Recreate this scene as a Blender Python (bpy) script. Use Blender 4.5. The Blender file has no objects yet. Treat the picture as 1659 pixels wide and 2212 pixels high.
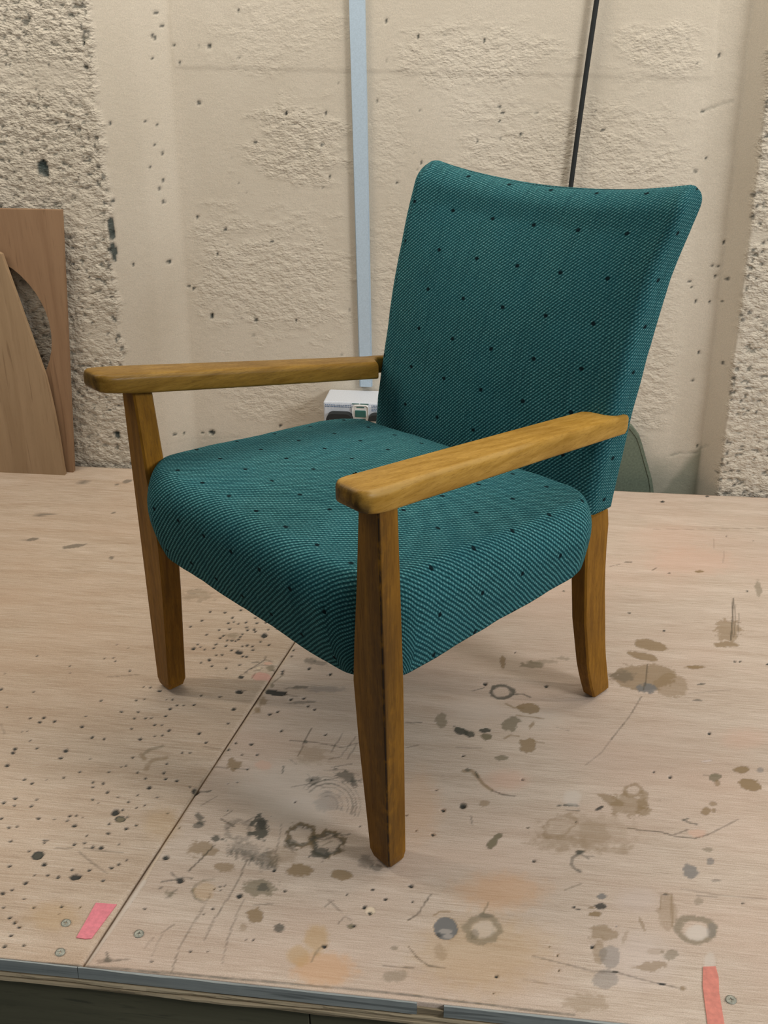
import bpy, bmesh, math, random
import numpy as np
from mathutils import Matrix, Vector

# ------------------------------------------------------------------ camera, world, lights, exposure
scene = bpy.context.scene
COL = scene.collection
F_PX, PITCH, ROLL, YAW, CAM_H = 2200.0, math.radians(26.5), math.radians(-0.5), math.radians(7.4), 1.05
_fw = Vector((0, math.cos(PITCH), -math.sin(PITCH)))
_rt = Vector((1, 0, 0))
_up = _rt.cross(_fw)
_r2 = _rt * math.cos(ROLL) + _up * math.sin(ROLL)
_u2 = -_rt * math.sin(ROLL) + _up * math.cos(ROLL)
_m = Matrix((( _r2.x, _u2.x, -_fw.x), (_r2.y, _u2.y, -_fw.y), (_r2.z, _u2.z, -_fw.z)))
_m = Matrix.Rotation(YAW, 3, 'Z') @ _m
cam_data = bpy.data.cameras.new('camera')
cam_data.sensor_fit = 'VERTICAL'
cam_data.sensor_height = 36.0
cam_data.lens = F_PX * 36.0 / 2212.0
cam_data.clip_start = 0.05
cam = bpy.data.objects.new('camera', cam_data)
cam.matrix_world = Matrix.Translation((0, 0, CAM_H)) @ _m.to_4x4()
COL.objects.link(cam)
scene.camera = cam

world = bpy.data.worlds.new('world')
scene.world = world
world.use_nodes = True
bg = world.node_tree.nodes['Background']
bg.inputs['Color'].default_value = (0.80, 0.93, 1.0, 1)
bg.inputs['Strength'].default_value = 0.115

def area(name, loc, target, sx, sy, power, color):
    d = bpy.data.lights.new(name, 'AREA')
    d.shape = 'RECTANGLE'; d.size = sx; d.size_y = sy; d.energy = power; d.color = color
    o = bpy.data.objects.new(name, d)
    o.location = loc
    z = (Vector(loc) - Vector(target)).normalized()
    x = (Vector((1, 0, 0)) - z * z.x).normalized()
    y = z.cross(x)
    o.matrix_world = Matrix.Translation(loc) @ Matrix((( x.x, y.x, z.x), (x.y, y.y, z.y), (x.z, y.z, z.z))).to_4x4()
    COL.objects.link(o)
    return o
# fluorescent tubes over the bench parallel to the wall, then the added lights
area('tube_lamp', (-0.2, 1.84, 2.05), (-0.2, 1.84, 0), 2.5, 0.05, 26, (1.0, 0.94, 0.84))
area('tube_lamp_left', (-1.45, 1.36, 1.62), (-0.9, 1.36, 0), 1.0, 0.04, 9, (1.0, 0.94, 0.84))
area('room_fill_light', (0.2, -0.5, 2.3), (0.0, 1.6, 0.3), 2.4, 0.12, 4, (1.0, 0.95, 0.86))  # added weak front fill from the room side
area('tube_lamp_right', (1.45, 1.37, 2.05), (1.45, 1.37, 0), 1.2, 0.03, 11, (1.0, 0.94, 0.84))
area('side_fill_light', (2.5, 0.08, 1.72), (0.0, 1.2, 0.33), 0.9, 0.7, 62, (0.95, 0.98, 1.0))  # added cool fill that brightens the right-hand faces
_b = bpy.data.lights.new('shadow_light', 'POINT')  # added point light that throws the chair back's shadow on the wall
_b.energy = 5; _b.shadow_soft_size = 0.03; _b.color = (1.0, 0.93, 0.82)
_bo = bpy.data.objects.new('shadow_light', _b)
_bo.location = (-0.07, -0.72, 2.53)
COL.objects.link(_bo)

scene.view_settings.view_transform = 'Standard'
scene.view_settings.look = 'None'
scene.view_settings.exposure = -0.1
scene.view_settings.gamma = 1.0
scene.view_settings.use_curve_mapping = False

# ------------------------------------------------------------------ helpers
def tag(o, label=None, cat=None, group=None, kind=None):
    if label: o['label'] = label
    if cat: o['category'] = cat
    if group: o['group'] = group
    if kind: o['kind'] = kind
    return o

def empty(name, loc=(0, 0, 0), rz=0.0):
    o = bpy.data.objects.new(name, None)
    o.empty_display_size = 0.1
    o.location = loc; o.rotation_euler = (0, 0, rz)
    COL.objects.link(o)
    return o

def link(name, me, mat=None, parent=None, smooth=False):
    o = bpy.data.objects.new(name, me)
    COL.objects.link(o)
    if mat: me.materials.append(mat)
    if smooth: me.polygons.foreach_set('use_smooth', [True] * len(me.polygons))
    if parent: o.parent = parent
    return o

def from_bm(name, bm, mat, parent=None, smooth=False):
    bmesh.ops.recalc_face_normals(bm, faces=bm.faces)
    me = bpy.data.meshes.new(name)
    bm.to_mesh(me); bm.free()
    return link(name, me, mat, parent, smooth)

def grid_mesh(name, V, nr, nc, closed=False):
    """V: (nr*nc,3) array, rows x columns -> quad mesh"""
    me = bpy.data.meshes.new(name)
    r = np.arange(nr - 1)[:, None]
    cc = np.arange(nc if closed else nc - 1)[None, :]
    c2 = (cc + 1) % nc
    q = np.stack([r * nc + cc, r * nc + c2, (r + 1) * nc + c2, (r + 1) * nc + cc], -1).reshape(-1, 4)
    me.vertices.add(len(V)); me.vertices.foreach_set('co', np.asarray(V, np.float32).ravel())
    me.loops.add(q.size); me.loops.foreach_set('vertex_index', q.astype(np.int32).ravel())
    me.polygons.add(len(q))
    me.polygons.foreach_set('loop_start', np.arange(0, q.size, 4, dtype=np.int32))
    me.polygons.foreach_set('use_smooth', np.ones(len(q), dtype=bool))
    me.update(calc_edges=True); me.validate()
    return me, q

def set_color(me, name, rgba):
    a = me.attributes.new(name, 'FLOAT_COLOR', 'POINT')
    a.data.foreach_set('color', np.asarray(rgba, np.float32).ravel())

def set_float(me, name, v):
    a = me.attributes.new(name, 'FLOAT', 'POINT')
    a.data.foreach_set('value', np.asarray(v, np.float32).ravel())

def set_uv(me, q, uv):
    l = me.uv_layers.new(name='UVMap')
    l.data.foreach_set('uv', np.asarray(uv, np.float32)[q.ravel()].ravel())

def box(bm, x0, x1, y0, y1, z0, z1, bev=0.0, seg=2):
    vs = [bm.verts.new(p) for p in [(x0, y0, z0), (x1, y0, z0), (x1, y1, z0), (x0, y1, z0), (x0, y0, z1), (x1, y0, z1), (x1, y1, z1), (x0, y1, z1)]]
    fs = [bm.faces.new([vs[i] for i in f]) for f in [(0, 3, 2, 1), (4, 5, 6, 7), (0, 1, 5, 4), (1, 2, 6, 5), (2, 3, 7, 6), (3, 0, 4, 7)]]
    if bev > 0:
        es = list({e for f in fs for e in f.edges})
        bmesh.ops.bevel(bm, geom=es, offset=bev, segments=seg, profile=0.5, affect='EDGES')

def prism(bm, outline, depth_fn, thick):
    """outline [(x,z)] front face at y=depth_fn(x,z), back at +thick"""
    f = [bm.verts.new((x, depth_fn(x, z), z)) for x, z in outline]
    b = [bm.verts.new((x, depth_fn(x, z) + thick, z)) for x, z in outline]
    bm.faces.new(f); bm.faces.new(b[::-1])
    n = len(f)
    for i in range(n):
        bm.faces.new([f[i], b[i], b[(i + 1) % n], f[(i + 1) % n]])

def rings(bm, secs, cap=True):
    """loft closed cross sections (lists of 3-D points, same count)"""
    R = [[bm.verts.new(p) for p in s] for s in secs]
    n = len(R[0])
    for a, b in zip(R, R[1:]):
        for i in range(n):
            bm.faces.new([a[i], a[(i + 1) % n], b[(i + 1) % n], b[i]])
    if cap:
        bm.faces.new(R[0][::-1]); bm.faces.new(R[-1])
    return R

_T = {}
def vnoise(x, y, seed):
    if seed not in _T: _T[seed] = np.random.default_rng(seed).random((256, 256)).astype(np.float32)
    T = _T[seed]
    x = np.asarray(x); y = np.asarray(y)
    xi = np.floor(x).astype(np.int64); yi = np.floor(y).astype(np.int64)
    fx = x - xi; fy = y - yi
    fx = fx * fx * (3 - 2 * fx); fy = fy * fy * (3 - 2 * fy)
    a = T[xi & 255, yi & 255]; b = T[(xi + 1) & 255, yi & 255]; c = T[xi & 255, (yi + 1) & 255]; d = T[(xi + 1) & 255, (yi + 1) & 255]
    return (a * (1 - fx) + b * fx) * (1 - fy) + (c * (1 - fx) + d * fx) * fy
def fbm(x, y, seed, octv=3):
    s = 0; a = 0.5; t = 0
    for k in range(octv):
        s = s + a * vnoise(x * 2 ** k, y * 2 ** k, seed + k); t += a; a *= 0.5
    return s / t
def sstep(a, b, x):
    t = np.clip((x - a) / (b - a), 0, 1)
    return t * t * (3 - 2 * t)

# ------------------------------------------------------------------ materials
class NT:
    def __init__(s, name):
        s.m = bpy.data.materials.new(name); s.m.use_nodes = True
        s.t = s.m.node_tree; s.n = s.t.nodes; s.l = s.t.links
        s.b = s.n['Principled BSDF']
    def add(s, typ, **kw):
        n = s.n.new(typ)
        for k, v in kw.items(): setattr(n, k, v)
        return n
    def put(s, sock, v):
        if hasattr(v, 'is_output'): s.l.new(v, sock)
        elif isinstance(v, (tuple, list)) and len(v) == 3 and sock.type == 'RGBA': sock.default_value = (*v, 1)
        else: sock.default_value = v
    def math(s, op, a, b=0.0, c=None, clamp=False):
        n = s.add('ShaderNodeMath', operation=op, use_clamp=clamp)
        s.put(n.inputs[0], a); s.put(n.inputs[1], b)
        if c is not None: s.put(n.inputs[2], c)
        return n.outputs[0]
    def mix(s, f, a, b, mode='MIX'):
        n = s.add('ShaderNodeMix', data_type='RGBA', blend_type=mode)
        s.put(n.inputs[0], f); s.put(n.inputs[6], a); s.put(n.inputs[7], b)
        return n.outputs[2]
    def mapr(s, v, a, b, c=0.0, d=1.0):
        n = s.add('ShaderNodeMapRange')
        s.put(n.inputs[0], v)
        for i, k in enumerate((a, b, c, d)): n.inputs[i + 1].default_value = k
        return n.outputs[0]
    def noise(s, vec, scale, detail=3.0, rough=0.55, dist=0.0):
        n = s.add('ShaderNodeTexNoise')
        s.put(n.inputs['Vector'], vec)
        n.inputs['Scale'].default_value = scale; n.inputs['Detail'].default_value = detail
        n.inputs['Roughness'].default_value = rough; n.inputs['Distortion'].default_value = dist
        return n.outputs['Fac']
    def coord(s, which='Object', scale=(1, 1, 1), loc=(0, 0, 0), rot=(0, 0, 0)):
        tc = s.add('ShaderNodeTexCoord'); mp = s.add('ShaderNodeMapping')
        s.l.new(tc.outputs[which], mp.inputs[0])
        mp.inputs['Location'].default_value = loc; mp.inputs['Rotation'].default_value = rot; mp.inputs['Scale'].default_value = scale
        return mp.outputs[0]
    def attr(s, name):
        return s.add('ShaderNodeAttribute', attribute_name=name)
    def bump(s, h, strength, dist, normal=None):
        n = s.add('ShaderNodeBump')
        s.put(n.inputs['Height'], h); s.put(n.inputs['Strength'], strength); n.inputs['Distance'].default_value = dist
        if normal is not None: s.l.new(normal, n.inputs['Normal'])
        return n.outputs[0]
    def done(s, color, rough=0.6, normal=None, metal=0.0, spec=0.5):
        s.put(s.b.inputs['Base Color'], color); s.put(s.b.inputs['Roughness'], rough)
        s.b.inputs['Metallic'].default_value = metal
        s.b.inputs['Specular IOR Level'].default_value = spec
        if normal is not None: s.l.new(normal, s.b.inputs['Normal'])
        return s.m

def plain(name, col, rough=0.6, metal=0.0, var=0.15, scale=60):
    t = NT(name)
    n = t.noise(t.coord(), scale, 4)
    c = t.mix(t.mapr(n, 0.3, 0.7), tuple(k * (1 - var) for k in col), tuple(min(1, k * (1 + var)) for k in col))
    return t.done(c, rough, t.bump(n, 0.08, 0.001), metal)

def chair_wood(name, scale, ca, cb, cd, rough=0.38):
    t = NT(name)
    v = t.coord('Object', scale)
    g = t.noise(v, 9, 5, 0.6, 0.4)
    f = t.noise(v, 60, 3, 0.7)
    big = t.noise(t.coord('Object', (3, 3, 3)), 2.5, 2)
    c = t.mix(t.mapr(g, 0.32, 0.68), ca, cb)
    c = t.mix(t.math('MULTIPLY', t.mapr(f, 0.50, 0.72), 0.55), c, cd)
    c = t.mix(t.mapr(big, 0.45, 0.75, 0, 0.35), c, cd)
    d = t.attr('dirt')
    c = t.mix(t.math('MULTIPLY', d.outputs['Fac'], t.mapr(t.noise(t.coord('Object', (1, 1, 0.5)), 90, 3), 0.25, 0.5), clamp=True), c, (0.012, 0.010, 0.010))
    w = t.attr('worn')
    c = t.mix(w.outputs['Fac'], c, (0.50, 0.34, 0.14))
    r = t.mapr(f, 0.3, 0.7, rough - 0.06, rough + 0.12)
    return t.done(c, r, t.bump(f, 0.12, 0.0006), spec=0.14)

def board_wood(name, ca, cb, cd, scale=(9, 9, 0.5), rough=0.6):
    t = NT(name)
    v = t.coord('Object', scale)
    g = t.noise(v, 3.5, 4, 0.6, 0.8)
    f = t.noise(v, 22, 4, 0.7)
    h = t.noise(v, 7, 2, 0.5, 1.0)
    c = t.mix(t.mapr(g, 0.3, 0.7), ca, cb)
    c = t.mix(t.mapr(f, 0.55, 0.75, 0, 0.35), c, cd)
    c = t.mix(t.mapr(h, 0.62, 0.70, 0, 0.55), c, cd)
    return t.done(c, rough, t.bump(f, 0.1, 0.0006))

def fabric(name, du, dv, per, lo, hi):
    t = NT(name)
    uv = t.add('ShaderNodeUVMap', uv_map='UVMap')
    sep = t.add('ShaderNodeSeparateXYZ'); t.l.new(uv.outputs[0], sep.inputs[0])
    U, V = sep.outputs[0], sep.outputs[1]
    wob = t.noise(uv.outputs[0], 45, 2)
    wob2 = t.noise(uv.outputs[0], 420, 2)
    d = t.math('SUBTRACT', V, U)
    s = t.math('ADD', V, U)
    ph = t.math('MULTIPLY_ADD', d, 2 * math.pi / per, t.math('MULTIPLY', wob, 3.2))
    ph = t.math('ADD', ph, t.math('MULTIPLY', wob2, 3.6))
    rib = t.mapr(t.math('SINE', ph), -1, 1)
    cross = t.mapr(t.math('SINE', t.math('ADD', t.math('MULTIPLY', s, 2 * math.pi / 0.0080), t.math('MULTIPLY', ph, 0.5))), -1, 1)
    fib = t.noise(uv.outputs[0], 900, 3, 0.7)
    h = t.math('MULTIPLY', rib, t.mapr(cross, 0, 1, 0.55, 1.0))
    hc = t.math('ADD', t.math('MULTIPLY', h, 0.62), t.math('MULTIPLY', fib, 0.60))
    mp = t.add('ShaderNodeMapping'); t.l.new(uv.outputs[0], mp.inputs[0]); mp.inputs['Scale'].default_value = (150, 7, 1)
    warp = t.noise(mp.outputs[0], 1, 3)
    big = t.noise(uv.outputs[0], 9, 3)
    c = t.mix(t.mapr(hc, lo, hi), (0.0022, 0.020, 0.026), (0.092, 0.330, 0.345))
    c = t.mix(t.mapr(t.math('MULTIPLY', fib, h), 0.38, 0.60, 0, 0.6), c, (0.40, 0.56, 0.54))
    c = t.mix(t.mapr(warp, 0.5, 0.75, 0, 0.35), c, (0.004, 0.03, 0.042))
    c = t.mix(t.mapr(big, 0.4, 0.7, 0, 0.2), c, (0.008, 0.085, 0.125))
    # woven dark dots on a 6 cm lattice
    fu = t.math('SUBTRACT', t.math('FRACT', t.math('ADD', t.math('MULTIPLY', U, 1 / du), 0.37)), 0.5)
    fv = t.math('SUBTRACT', t.math('FRACT', t.math('ADD', t.math('MULTIPLY', V, 1 / dv), 0.21)), 0.5)
    fu = t.math('MULTIPLY', fu, du); fv = t.math('MULTIPLY', fv, dv)
    rr = t.math('SQRT', t.math('ADD', t.math('MULTIPLY', fu, fu), t.math('MULTIPLY', t.math('MULTIPLY', fv, fv), 1.6)))
    rr = t.math('ADD', rr, t.math('MULTIPLY', t.math('SUBTRACT', wob2, 0.5), 0.003))
    c = t.mix(t.mapr(rr, 0.0030, 0.0048, 0.92, 0.0), c, (0.003, 0.006, 0.009))
    nrm = t.bump(hc, 0.75, 0.0016)
    m = t.done(c, 0.95, nrm, spec=0.04)
    t.b.inputs['Sheen Weight'].default_value = 0.015
    t.b.inputs['Sheen Roughness'].default_value = 0.4
    t.b.inputs['Sheen Tint'].default_value = (0.6, 0.9, 0.9, 1)
    return m

def bench_top(name, ca, cb, cw):
    t = NT(name)
    v = t.coord('Object', (0.9, 9, 9))
    g = t.noise(v, 4, 5, 0.62, 0.5)
    f = t.noise(t.coord('Object', (2.2, 60, 60)), 8, 5, 0.75)
    big = t.noise(t.coord('Object', (1, 1.4, 1)), 3.2, 3)
    spk = t.noise(t.coord('Object', (1, 1, 1)), 620, 2, 0.8)
    c = t.mix(t.mapr(g, 0.30, 0.70), ca, cb)
    c = t.mix(t.mapr(f, 0.50, 0.74, 0, 0.62), c, (0.26, 0.185, 0.12))
    c = t.mix(t.mapr(f, 0.26, 0.48, 0.62, 0), c, (0.82, 0.73, 0.63))
    c = t.mix(t.mapr(big, 0.42, 0.68, 0, 0.45), c, cw)
    c = t.mix(t.mapr(spk, 0.32, 0.65, 0.0, 0.5), c, t.mix(1.0, c, (0.55, 0.55, 0.50), 'MULTIPLY'))
    st = t.attr('stain_shade')
    c = t.mix(st.outputs['Alpha'], c, st.outputs['Color'])
    return t.done(c, t.mapr(f, 0.3, 0.7, 0.5, 0.68), t.bump(t.math('ADD', t.math('MULTIPLY', f, 0.7), t.math('MULTIPLY', spk, 0.3)), 0.35, 0.0012), spec=0.3)

def concrete():
    t = NT('painted_concrete')
    ra = t.attr('rough')
    p = t.coord('Object', (1, 1, 1.7))
    b1 = t.noise(p, 100, 3, 0.6, 0.3)
    vo = t.add('ShaderNodeTexVoronoi', feature='SMOOTH_F1'); t.put(vo.inputs['Vector'], p)
    vo.inputs['Scale'].default_value = 130; vo.inputs['Smoothness'].default_value = 0.6
    fine = t.noise(t.coord('Object'), 260, 3, 0.7)
    spk = t.noise(t.coord('Object'), 480, 2, 0.8)
    big = t.noise(t.coord('Object', (1.2, 1, 0.7)), 3.0, 4)
    h = t.math('MULTIPLY', t.math('ADD', t.mapr(b1, 0.25, 0.75), t.math('MULTIPLY', vo.outputs['Distance'], 0.9)), ra.outputs['Fac'])
    h = t.math('ADD', h, t.math('MULTIPLY', fine, 0.14))
    c = t.mix(t.mapr(big, 0.3, 0.7), (0.58, 0.500, 0.395), (0.66, 0.58, 0.475))
    c = t.mix(t.mapr(spk, 0.30, 0.66, 0.0, 0.42), c, (0.34, 0.31, 0.25))
    pit = t.math('MULTIPLY', t.mapr(b1, 0.24, 0.33, 1.0, 0.0), t.mapr(ra.outputs['Fac'], 0.3, 0.9))
    c = t.mix(t.math('MULTIPLY', pit, 0.45), c, (0.20, 0.195, 0.15))
    st = t.attr('stain_shade')
    c = t.mix(st.outputs['Alpha'], c, st.outputs['Color'])
    return t.done(c, 0.75, t.bump(h, 0.9, 0.0032), spec=0.25)

M_FAB = fabric('teal_rib_fabric_seat', 0.065, 0.076, 0.0076, 0.26, 1.04)
M_FAB_B = fabric('teal_rib_fabric_back', 0.084, 0.066, 0.0066, 0.24, 1.16)
M_LEG = chair_wood('varnished_leg_wood', (14, 14, 0.8), (0.165, 0.070, 0.007), (0.29, 0.132, 0.014), (0.070, 0.030, 0.005))
M_ARM = chair_wood('pale_arm_wood', (12, 0.8, 12), (0.30, 0.155, 0.020), (0.45, 0.255, 0.055), (0.16, 0.074, 0.010), 0.38)  # right arm set to a paler tone than the left
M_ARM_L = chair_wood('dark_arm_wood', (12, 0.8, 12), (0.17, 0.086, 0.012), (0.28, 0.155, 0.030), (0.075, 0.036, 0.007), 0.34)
M_TOP_L = bench_top('worn_plywood_tan', (0.50, 0.365, 0.260), (0.66, 0.525, 0.415), (0.57, 0.40, 0.285))
M_TOP_R = bench_top('worn_plywood_pale', (0.53, 0.405, 0.315), (0.68, 0.55, 0.455), (0.63, 0.44, 0.345))
M_WALL = concrete()
M_EDGE = board_wood('grey_edge_strip_paint', (0.20, 0.225, 0.225), (0.35, 0.37, 0.355), (0.05, 0.06, 0.06), (0.6, 20, 20))
M_RAW = board_wood('raw_plywood_edge', (0.42, 0.32, 0.20), (0.62, 0.50, 0.33), (0.12, 0.09, 0.05), (0.7, 25, 60), 0.8)
M_RAW_D = board_wood('dark_plywood_edge', (0.22, 0.165, 0.10), (0.42, 0.33, 0.21), (0.07, 0.055, 0.03), (0.7, 25, 60), 0.8)
M_APRON = board_wood('dark_apron_board', (0.095, 0.092, 0.055), (0.15, 0.14, 0.085), (0.035, 0.038, 0.025), (1.0, 8, 8), 0.8)
M_BRD_A = board_wood('brown_veneer', (0.24, 0.135, 0.070), (0.31, 0.185, 0.10), (0.15, 0.08, 0.04))
M_BRD_B = board_wood('tan_veneer', (0.30, 0.195, 0.105), (0.38, 0.255, 0.145), (0.19, 0.115, 0.06))
M_STRIP = plain('blue_grey_trunking', (0.43, 0.52, 0.60), 0.45, 0, 0.08, 400)
M_BOX = plain('pale_grey_metal', (0.56, 0.58, 0.62), 0.45, 0.0, 0.07, 300)
M_WHITE = plain('white_plastic', (0.80, 0.78, 0.74), 0.4)
M_BLACK = plain('black_rubber', (0.008, 0.010, 0.010), 0.75)
M_GREEN = plain('dark_green_rocker', (0.02, 0.10, 0.085), 0.35)
M_BLUE = plain('faded_blue_print', (0.10, 0.16, 0.26), 0.7)
M_PINK = plain('pink_tape', (0.72, 0.20, 0.24), 0.6, 0, 0.12, 200)
M_SALM = plain('salmon_tape', (0.60, 0.20, 0.15), 0.6, 0, 0.15, 150)
M_SCREW = plain('tarnished_screw_steel', (0.27, 0.27, 0.23), 0.45, 0.6, 0.3, 300)
M_SHAPE = plain('grey_green_shape', (0.125, 0.15, 0.105), 0.8, 0, 0.2, 200)
M_FLOOR = plain('grey_concrete_floor', (0.22, 0.21, 0.19), 0.8, 0, 0.2, 12)
M_DARKHOLE = plain('dark_recess', (0.02, 0.02, 0.018), 0.9)

# ------------------------------------------------------------------ setting: floor and ribbed wall
bm = bmesh.new(); box(bm, -6.0, 6.0, -4.5, 2.6, -0.60, -0.55)
tag(from_bm('floor', bm, M_FLOOR), kind='structure')

def build_wall():
    xs = np.concatenate([[-6.0, -4.5, -3.4], np.linspace(-2.6, -1.45, 60)[:-1], np.arange(-1.45, 0.86, 0.0042), np.linspace(0.86, 2.2, 60), [3.0, 4.5, 6.0]])
    zs = np.concatenate([np.linspace(-0.55, -0.08, 12)[:-1], np.arange(-0.08, 1.32, 0.0042), np.linspace(1.33, 2.7, 28)])
    X, Z = np.meshgrid(xs, zs)
    X = X.ravel(); Z = Z.ravel()
    le = -0.939 + 0.026 * Z          # edge of the left rib
    re = 0.507 - 0.026 * Z           # edge of the right rib
    Y = np.full_like(X, 2.347)
    a = X - le
    yl = np.where(a < 0, 2.277, np.where(a < 0.078, 2.281 + 0.022 * a / 0.078, 2.303 + 0.044 * sstep(0.074, 0.152, a)))
    Y = np.where(a < 0.17, yl, Y)
    b = re - X
    yr = np.where(b < 0, 2.277, np.where(b < 0.036, 2.281 + 0.054 * (b / 0.036), 2.335 + 0.012 * sstep(0.036, 0.11, b)))
    Y = np.where(b < 0.13, yr, Y)
    # roughness mask
    edge_wob = (fbm(Z * 22, X * 3, 11) - 0.5) * 0.03
    rough = np.maximum(sstep(0.012, -0.006, a + edge_wob), sstep(0.008, -0.008, b + edge_wob))
    rough = rough * (0.70 + 0.30 * sstep(0.3, 0.55, fbm(X * 5, Z * 9, 21)))
    for x, z, rx, rz, k in [(-1.06, 0.92, 0.13, 0.035, .55), (-1.0, 0.61, 0.08, 0.03, .4), (0.55, 0.60, 0.08, 0.02, .8), (-0.97, 0.35, 0.06, 0.03, .5)]:
        rough = rough * (1 - k * sstep(1.2, 0.6, np.hypot((X - x) / rx, (Z - z) / rz)))
    n = fbm(X * 20, Z * 42, 31)
    for x, z, rx, rz, k in [(-.52, .99, .16, .09, .28), (-.49, .775, .105, .095, .75), (-.58, .47, .23, .14, .55), (-.58, .17, .13, .08, .4), (-.10, .95, .17, .06, .5), (.13, .75, .26, .10, .55), (-.06, .84, .10, .05, .35), (.28, .96, .10, .06, .5), (-.28, .46, .05, .25, .35), (.33, .25, .09, .14, .6), (.36, .62, .06, .2, .3), (.20, .3, .2, .2, .4), (-.28, .80, .05, .15, .25)]:
        dd = np.hypot((X - x) / rx, (Z - z) / rz)
        rough = np.maximum(rough, k * .85 * sstep(1.45, 0.35, dd + (n - 0.5) * 1.3) * sstep(.13, .20, a) * sstep(.08, .14, b))
    rough = np.maximum(rough, 0.05)
    hgt = fbm(X * 84, Z * 140, 41, 2) - 0.5
    Y = Y - hgt * 0.0085 * rough - (fbm(X * 3, Z * 2, 51) - 0.5) * 0.005 * sstep(.13, .24, a) * sstep(.08, .2, b)
    # shallow steps where the shutter boards met
    Y = Y - 0.0012 * sstep(0.912, 0.918, Z + 0.02 * X) * ((a > .155) & (b > .1))
    col = np.zeros((len(X), 4), np.float32)
    pk = sstep(-.22, -.30, hgt) * sstep(.5, .9, rough) * .7
    col[:, :3] = (0.10, 0.105, 0.085); col[:, 3] = pk
    Y = Y + .0016 * pk
    def dab(x, z, rx, rz, al, c=(0.035, 0.045, 0.042), nz=0.5):
        m = (np.abs(X - x) < rx * 1.8) & (np.abs(Z - z) < rz * 1.8)
        if not m.any(): return
        dd = np.hypot((X[m] - x) / rx, (Z[m] - z) / rz) + (fbm(X[m] * 90, Z[m] * 90, 61) - 0.5) * nz
        k = sstep(1.15, 0.75, dd) * al
        o = col[m]; na = k + o[:, 3] * (1 - k)
        o[:, :3] = np.where(na[:, None] > 1e-4, (np.array(c) * k[:, None] + o[:, :3] * (o[:, 3] * (1 - k))[:, None]) / np.maximum(na, 1e-4)[:, None], 0)
        o[:, 3] = na; col[m] = o
        Y[m] += 0.003 * k
    # greenish foot of the wall: gap and corner shade painted into its colour
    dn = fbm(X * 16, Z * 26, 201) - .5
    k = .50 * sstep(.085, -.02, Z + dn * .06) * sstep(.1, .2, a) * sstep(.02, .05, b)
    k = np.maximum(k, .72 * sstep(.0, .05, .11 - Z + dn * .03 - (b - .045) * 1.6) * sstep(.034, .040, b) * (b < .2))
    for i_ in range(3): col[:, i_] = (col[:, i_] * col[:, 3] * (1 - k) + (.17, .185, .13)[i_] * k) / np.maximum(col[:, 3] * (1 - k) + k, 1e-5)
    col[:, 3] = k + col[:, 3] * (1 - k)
    for x, z, r in WALL_PITS: dab(x, z, r * .72, r * .85, 0.9)
    for x, z, rx, rz in WALL_BLOTS: dab(x, z, rx, rz, 0.93, (0.045, 0.06, 0.055), 0.9)
    rng = random.Random(5)
    for _ in range(210):
        x = rng.uniform(-1.25, -0.93); z = rng.uniform(0, 1.15); r = rng.uniform(.002, .0038); dab(x, z, r, r, rng.uniform(.4, .85))
    for _ in range(90):
        x = rng.uniform(0.50, 0.72); z = rng.uniform(0, 1.15); r = rng.uniform(.002, .0045); dab(x, z, r, r, rng.uniform(.4, .85))
    for _ in range(70):
        x = rng.uniform(-0.72, 0.38); z = rng.uniform(0.0, 1.1); r = rng.uniform(.002, .0036); dab(x, z, r, r, rng.uniform(.25, .6))
    for _ in range(26):
        z = rng.uniform(0, 1.1); x = -0.939 + 0.026 * z - rng.uniform(0, .02); dab(x, z, .004, .0055, .7)
        z = rng.uniform(0, 1.1); x = 0.507 - 0.026 * z + rng.uniform(0, .015); dab(x, z, .004, .005, .7)
    for pts in [[(.372, .8425), (.398, .854), (.431, .866)], [(.40, .061), (.421, .071), (.456, .076), (.477, .104)], [(-.854, .056), (-.768, .056), (-.670, .064)]]:
        for (x0, z0), (x1, z1) in zip(pts, pts[1:]):
            for k in range(12): dab(x0 + (x1 - x0) * k / 11, z0 + (z1 - z0) * k / 11, .004, .0024, .16, (0.2, 0.2, 0.16))
    for k in range(0): dab(-0.862 + 0.1 * 0 + 0.026 * (k / 130) + 0.004, k / 130 * 1.1, .004, .012, .22, (0.74, 0.64, 0.45))
    me, q = grid_mesh('wall_back', np.stack([X, Y, Z], 1), len(zs), len(xs))
    set_float(me, 'rough', rough); set_color(me, 'stain_shade', col)
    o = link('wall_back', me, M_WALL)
    tag(o, kind='structure')
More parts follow.
